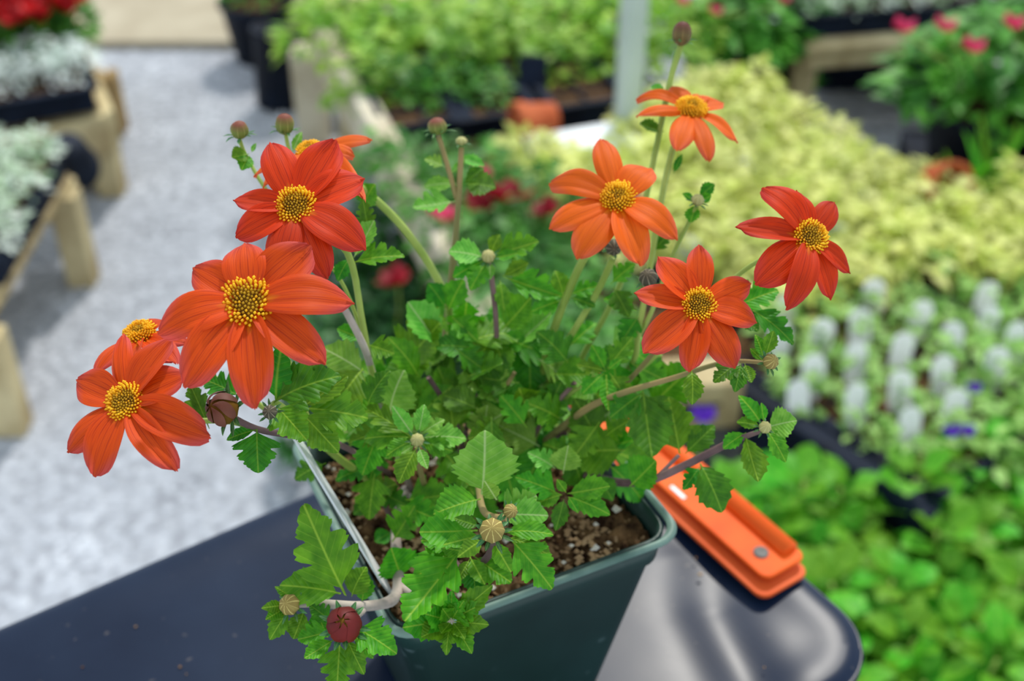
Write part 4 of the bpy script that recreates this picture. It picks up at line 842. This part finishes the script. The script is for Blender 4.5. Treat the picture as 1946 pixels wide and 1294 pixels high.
# --- leaves: shape, where it leaves the stem, where its tip is, depth at both
LV = [
 ('N', (525, 762), (530, 660), .332, .326, 1.5, 'leaf_dark'), ('L', (520, 764), (634, 708), .330, .326, .95, 'leaf_dark'), ('P', (521, 764), (602, 688), .332, .330, .75, 'leaf_dark'), ('L2', (526, 772), (580, 832), .328, .322, .95, 'leaf'),
 ('L', (572, 775), (700, 790), .350, .352, .9, 'leaf'), ('P', (572, 775), (662, 716), .350, .352, .8, 'leaf'), ('L2', (574, 785), (640, 856), .350, .345, .85, 'leaf'), ('L', (545, 760), (600, 730), .352, .352, .8, 'leaf'),
 ('L2', (488, 815), (490, 898), .338, .336, 1.15, 'leaf_dark'), ('N', (486, 817), (428, 834), .338, .338, 1.2, 'leaf_dark'), ('L', (458, 755), (385, 716), .350, .350, .9, 'leaf_dark'), ('L', (398, 815), (362, 730), .350, .350, .7, 'leaf_dark'), ('N', (330, 800), (312, 842), .34, .338, 1.0, 'leaf_dark'),
 ('P', (692, 708), (618, 660), .380, .376, 1.25, 'leaf_pale'), ('P', (690, 700), (636, 770), .378, .370, 1.3, 'leaf'), ('S', (690, 715), (670, 790), .382, .375, 1.1, 'leaf'), ('L', (698, 772), (729, 708), .372, .366, .9, 'leaf_dark'), ('S', (742, 782), (758, 712), .388, .380, 1.35, 'leaf_pale'),
 ('L', (782, 832), (690, 768), .372, .374, .6, 'leaf'), ('N', (786, 828), (745, 770), .368, .365, 1.3, 'leaf_pale'), ('L2', (785, 832), (690, 828), .372, .372, .8, 'leaf'), ('P', (786, 838), (735, 860), .368, .364, 1.0, 'leaf'), ('P', (795, 826), (806, 772), .368, .366, .9, 'leaf_pale'), ('L', (798, 828), (842, 795), .37, .37, .8, 'leaf_pale'), ('L2', (800, 832), (888, 828), .372, .374, .75, 'leaf_pale'), ('P', (800, 840), (858, 856), .372, .370, 1.0, 'leaf'), ('N', (788, 846), (762, 862), .365, .363, 1.2, 'leaf_pale'), ('P', (792, 850), (757, 916), .364, .360, .9, 'leaf'), ('N', (796, 850), (813, 892), .364, .360, 1.3, 'leaf_pale'),
 ('L2', (718, 828), (688, 900), .385, .380, 1.0, 'leaf'), ('L', (726, 822), (662, 838), .385, .383, .9, 'leaf'), ('L', (705, 890), (640, 905), .40, .395, .9, 'leaf_dark'), ('L2', (712, 900), (700, 985), .40, .395, .9, 'leaf'), ('L', (720, 935), (775, 960), .405, .40, .9, 'leaf_dark'), ('S', (722, 945), (672, 975), .408, .404, .9, 'leaf_dark'), ('L', (620, 880), (562, 905), .395, .39, 1.1, 'leaf_dark'),
 ('S', (916, 940), (924, 824), .357, .351, 1.20, 'leaf_pale'), ('S', (914, 948), (826, 972), .352, .346, .95, 'leaf'), ('P', (908, 1008), (796, 1012), .348, .345, .95, 'leaf'), ('L', (890, 1030), (800, 1028), .354, .352, .8, 'leaf'), ('P', (950, 978), (1040, 978), .354, .352, 1.1, 'leaf_pale'), ('L', (948, 985), (1020, 942), .357, .357, 1.1, 'leaf_pale'),
 ('P', (958, 1012), (1048, 1008), .345, .342, .7, 'leaf'), ('L', (968, 1022), (1050, 1114), .345, .340, .85, 'leaf'), ('L', (960, 1020), (1046, 1050), .348, .345, .8, 'leaf'), ('N', (944, 950), (920, 912), .352, .346, 1.5, 'leaf_pale'), ('N', (938, 1028), (970, 1086), .340, .336, 1.5, 'leaf'), ('N', (918, 1025), (872, 1055), .340, .336, 1.7, 'leaf'), ('N', (915, 1016), (842, 1036), .341, .338, 1.2, 'leaf'), ('N', (912, 1000), (862, 985), .341, .339, 1.4, 'leaf_dark'),
 ('L', (880, 1038), (770, 1184), .352, .338, .72, 'leaf'), ('P', (872, 1045), (790, 1090), .355, .345, .9, 'leaf'), ('N', (893, 1058), (922, 1112), .350, .345, 1.5, 'leaf'), ('L', (898, 1055), (972, 1108), .353, .348, .9, 'leaf'), ('S', (895, 1062), (905, 1128), .357, .352, .9, 'leaf_dark'), ('N', (893, 1062), (868, 1106), .350, .346, 1.3, 'leaf'), ('P', (890, 1050), (840, 1040), .350, .348, 1.0, 'leaf'),
 ('S', (764, 1100), (742, 1040), .385, .380, 1.35, 'leaf'), ('L', (745, 1030), (790, 960), .395, .39, .9, 'leaf'), ('S', (745, 1010), (712, 1030), .40, .398, 1.1, 'leaf_dark'), ('L', (760, 960), (830, 985), .395, .39, 1.0, 'leaf'), ('L2', (770, 950), (860, 940), .40, .395, .9, 'leaf'),
 ('L', (657, 1132), (582, 975), .350, .340, .78, 'leaf'), ('P', (648, 1128), (538, 1108), .352, .346, .95, 'leaf'), ('S', (668, 1134), (690, 1080), .360, .358, 1.1, 'leaf'), ('P', (688, 1145), (696, 1092), .364, .362, 1.1, 'leaf'),
 ('L2', (676, 1192), (752, 1238), .343, .338, .9, 'leaf'), ('P', (635, 1215), (578, 1252), .345, .340, .8, 'leaf'), ('L', (646, 1215), (640, 1312), .345, .338, .95, 'leaf'), ('P', (660, 1215), (688, 1276), .344, .338, .8, 'leaf'), ('L', (632, 1198), (566, 1216), .349, .347, 1.0, 'leaf'), ('P', (672, 1205), (708, 1248), .346, .343, .8, 'leaf'), ('L', (630, 1180), (590, 1150), .352, .35, 1.0, 'leaf_dark'),
 ('N', (540, 1150), (499, 1155), .349, .345, 1.5, 'leaf'), ('N', (542, 1155), (504, 1178), .349, .345, 1.4, 'leaf'), ('P', (548, 1160), (514, 1212), .349, .344, .9, 'leaf'), ('P', (578, 1160), (558, 1215), .352, .348, 1.2, 'leaf'), ('N', (560, 1140), (525, 1115), .351, .349, 1.3, 'leaf'), ('P', (600, 1150), (620, 1210), .355, .352, 1.2, 'leaf'), ('P', (600, 1142), (575, 1118), .353, .350, 1.2, 'leaf'),
 ('P', (1222, 742), (1238, 870), .388, .380, 1.0, 'leaf_dark'), ('L', (1222, 746), (1162, 790), .388, .384, 1.0, 'leaf_dark'), ('L', (1224, 748), (1275, 800), .388, .385, .9, 'leaf_dark'), ('L2', (1292, 862), (1272, 756), .394, .392, .9, 'leaf'), ('P', (1302, 862), (1356, 810), .393, .390, .95, 'leaf_dark'), ('S', (1196, 925), (1248, 875), .392, .388, 1.2, 'leaf'), ('P', (1330, 880), (1374, 968), .376, .370, 1.1, 'leaf_dark'), ('L', (1332, 885), (1300, 928), .378, .374, .8, 'leaf_dark'),
 ('P', (1314, 702), (1318, 764), .356, .352, .95, 'leaf'), ('L', (1405, 688), (1358, 722), .354, .350, .9, 'leaf_dark'), ('P', (1408, 690), (1398, 742), .353, .349, .9, 'leaf_dark'), ('P', (1415, 690), (1428, 728), .353, .350, .9, 'leaf'), ('N', (1450, 680), (1438, 636), .350, .349, 1.6, 'leaf'), ('P', (1455, 675), (1470, 630), .349, .347, .9, 'leaf'), ('N', (1450, 685), (1425, 662), .350, .350, 1.5, 'leaf'),
 ('N', (1446, 806), (1410, 752), .359, .357, 1.5, 'leaf'), ('P', (1445, 810), (1402, 800), .359, .358, .9, 'leaf'), ('S', (1458, 812), (1512, 798), .362, .358, 1.3, 'leaf_pale'), ('P', (1458, 818), (1494, 874), .359, .355, .8, 'leaf'), ('N', (1452, 802), (1446, 765), .359, .358, 1.4, 'leaf'), ('P', (1465, 815), (1490, 848), .36, .358, 1.0, 'leaf'), ('P', (1416, 826), (1440, 916), .362, .357, .85, 'leaf'), ('P', (1418, 822), (1374, 850), .363, .362, .95, 'leaf'),
 ('L', (1152, 706), (1098, 692), .394, .392, .9, 'leaf'), ('P', (1150, 702), (1126, 656), .394, .392, .9, 'leaf'), ('L', (1154, 700), (1202, 640), .394, .393, .8, 'leaf'), ('L', (1158, 708), (1195, 762), .393, .389, .9, 'leaf'), ('N', (1152, 712), (1156, 782), .392, .387, 1.3, 'leaf'), ('P', (1148, 710), (1108, 744), .393, .389, 1.0, 'leaf'), ('N', (1156, 702), (1180, 682), .39, .388, 1.5, 'leaf'),
 ('L', (1395, 585), (1478, 548), .372, .370, 1.0, 'leaf'), ('L', (1420, 585), (1512, 645), .366, .362, .62, 'leaf_dark'), ('P', (1400, 590), (1440, 630), .368, .366, 1.0, 'leaf_dark'),
 ('P', (922, 490), (855, 474), .399, .396, 1.2, 'leaf_pale'), ('L', (920, 495), (862, 524), .399, .396, .9, 'leaf'), ('L', (924, 498), (894, 548), .398, .394, .9, 'leaf'), ('P', (932, 482), (948, 446), .399, .397, 1.1, 'leaf'), ('L', (936, 484), (1024, 460), .40, .398, .8, 'leaf'), ('N', (940, 490), (984, 482), .398, .396, 1.5, 'leaf'), ('N', (930, 496), (932, 530), .398, .396, 1.5, 'leaf_pale'),
 ('L', (955, 525), (1068, 566), .404, .402, .65, 'leaf'), ('P', (955, 525), (1005, 500), .404, .402, .9, 'leaf'), ('P', (950, 532), (958, 585), .404, .400, .8, 'leaf'), ('S', (955, 626), (1010, 566), .408, .404, 1.15, 'leaf'), ('S', (846, 585), (818, 540), .412, .408, 1.1, 'leaf_dark'), ('P', (852, 590), (878, 532), .412, .408, 1.2, 'leaf'), ('L', (856, 600), (905, 645), .410, .405, .9, 'leaf'), ('L2', (850, 602), (812, 628), .410, .406, 1.0, 'leaf'), ('P', (945, 640), (1000, 655), .412, .408, 1.1, 'leaf'), ('L', (935, 640), (900, 698), .410, .405, 1.0, 'leaf'), ('S', (940, 650), (962, 705), .41, .405, 1.0, 'leaf'),
 ('P', (1070, 562), (1058, 515), .40, .398, 1.1, 'leaf'), ('L', (1082, 560), (1140, 540), .40, .398, .7, 'leaf'), ('P', (1085, 566), (1130, 580), .40, .397, 1.0, 'leaf_dark'), ('L', (1070, 570), (1010, 590), .402, .40, .9, 'leaf'), ('L', (1160, 540), (1205, 500), .405, .403, .9, 'leaf'), ('L', (1165, 545), (1195, 600), .402, .398, .9, 'leaf_dark'), ('P', (1210, 590), (1150, 565), .402, .40, .9, 'leaf'), ('L', (1215, 600), (1180, 650), .40, .396, .9, 'leaf_dark'), ('L', (1240, 480), (1275, 440), .402, .40, .8, 'leaf_dark'),
 ('L', (868, 382), (784, 396), .420, .416, .8, 'leaf_pale'), ('P', (868, 350), (806, 350), .422, .42, .8, 'leaf_pale'), ('S', (884, 352), (938, 350), .418, .414, 1.2, 'leaf_dark'), ('P', (882, 350), (918, 318), .418, .418, .9, 'leaf_dark'), ('L', (846, 318), (808, 300), .415, .414, 1.0, 'leaf_pale'), ('N', (856, 330), (885, 305), .415, .414, 1.2, 'leaf_pale'), ('P', (868, 300), (920, 312), .417, .415, .7, 'leaf_pale'),
 ('S', (474, 292), (440, 300), .374, .371, 1.3, 'leaf'), ('P', (475, 295), (460, 318), .374, .370, 1.3, 'leaf'), ('N', (478, 290), (486, 272), .375, .374, 1.3, 'leaf_pale'), ('N', (556, 290), (572, 250), .383, .382, 1.2, 'leaf_pale'),
 ('L', (668, 500), (765, 480), .372, .370, .7, 'leaf'), ('P', (672, 490), (712, 420), .372, .374, .9, 'leaf_pale'), ('S', (690, 395), (708, 350), .392, .388, 1.3, 'leaf'), ('P', (694, 390), (685, 350), .392, .390, 1.2, 'leaf'), ('P', (665, 490), (640, 530), .370, .368, 1.0, 'leaf_dark'), ('L', (698, 655), (748, 670), .385, .383, 1.2, 'leaf'), ('P', (692, 645), (640, 625), .385, .383, 1.0, 'leaf'), ('L', (700, 440), (690, 380), .376, .374, .8, 'leaf_dark'),
 ('P', (1328, 374), (1358, 350), .390, .388, 1.1, 'leaf_dark'), ('P', (1330, 382), (1352, 372), .389, .387, 1.3, 'leaf'), ('P', (1322, 388), (1312, 424), .388, .386, 1.1, 'leaf'), ('N', (1320, 380), (1296, 368), .389, .388, 1.5, 'leaf'), ('P', (1268, 180), (1236, 165), .41, .41, 1.0, 'leaf_pale'), ('P', (1262, 250), (1215, 235), .412, .41, .8, 'leaf_dark'), ('N', (1280, 330), (1296, 292), .404, .403, 1.0, 'leaf_dark'),
 ('S', (1010, 800), (985, 735), .415, .405, 1.1, 'leaf'), ('L', (1030, 800), (1065, 730), .412, .405, 1.0, 'leaf_dark'), ('L', (1070, 800), (1010, 765), .41, .40, 1.0, 'leaf'), ('S', (1130, 830), (1100, 765), .41, .402, 1.1, 'leaf_dark'), ('L', (960, 790), (930, 730), .412, .405, 1.0, 'leaf'), ('L', (1150, 830), (1190, 800), .405, .40, 1.2, 'leaf'),
 ('L', (1065, 940), (985, 905), .375, .370, .8, 'leaf'), ('S', (1070, 900), (1080, 845), .385, .380, 1.1, 'leaf_pale'), ('L', (1055, 890), (1010, 860), .388, .384, 1.0, 'leaf_pale'), ('P', (1078, 938), (1160, 925), .374, .370, .9, 'leaf'), ('P', (1080, 944), (1155, 972), .373, .367, .8, 'leaf'), ('P', (1072, 948), (1058, 1002), .374, .368, .8, 'leaf_dark'), ('N', (1076, 936), (1058, 910), .371, .369, 1.6, 'leaf'), ('N', (1080, 944), (1098, 972), .370, .367, 1.4, 'leaf'), ('P', (1068, 940), (1020, 955), .374, .371, 1.0, 'leaf'), ('S', (1130, 905), (1165, 945), .40, .395, 1.0, 'leaf_dark'),
]
for k, b_, t_, d0, d1, w, mat in LV: leaf(k, b_, t_, d0, d1, w, mat)
# shoot hanging over the front rim: a rosette of small leaves
for tx, ty, w in ((772, 1190, 1.1), (806, 1166, 1.1), (800, 1212, 1.0), (846, 1238, .8), (896, 1238, .8), (920, 1186, .9), (908, 1150, .9), (926, 1118, .7), (858, 1128, .7), (828, 1118, .7), (882, 1210, .9), (838, 1205, .9), (875, 1150, 1.0), (840, 1155, 1.0)):
    leaf(random.choice(('P', 'L', 'P')), (858 + (tx - 858) * .08, 1180 + (ty - 1180) * .08), (tx, ty), .350, .344, w, 'leaf')
# inner leaves filling the plant, on the thick of the stems
cnt = 0
FILL = [(640, 850), (700, 700), (820, 640), (880, 560), (960, 600), (1060, 650), (1180, 640), (1270, 700), (1240, 850), (1180, 900), (1060, 900), (960, 960), (860, 930), (760, 960), (660, 960)]
while cnt < 112:
    x = rnd(620, 1280); y = rnd(540, 960)
    if not inside(x, y, FILL): continue
    d = rnd(.398, .435); p = P3(x, y, d)
    if p.z < ZR + .004: continue
    a = rnd(0, 6.283); L = rnd(65, 115); leaf(random.choice(('L', 'L', 'L2', 'P', 'S')), (x, y), (x + L * math.cos(a), y + L * math.sin(a)), d, d + rnd(-.012, .006), rnd(.8, 1.1), random.choice(('leaf', 'leaf_dark', 'leaf', 'leaf_pale')), .7, .5); cnt += 1
for k_, n_ in (('inner', 0),):
    for i in range(12):
        x = rnd(720, 1180); y = rnd(700, 860); d = rnd(.40, .42)
        stem([(x, y, d), ((x + 930) / 2 + rnd(-30, 30), (y + 900) / 2, (d + .43) / 2), (930 + (x - 930) * .3, 930, .432)], rnd(.0007, .0012), random.choice(('stem_purple', 'stem_mid', 'stem_green')))
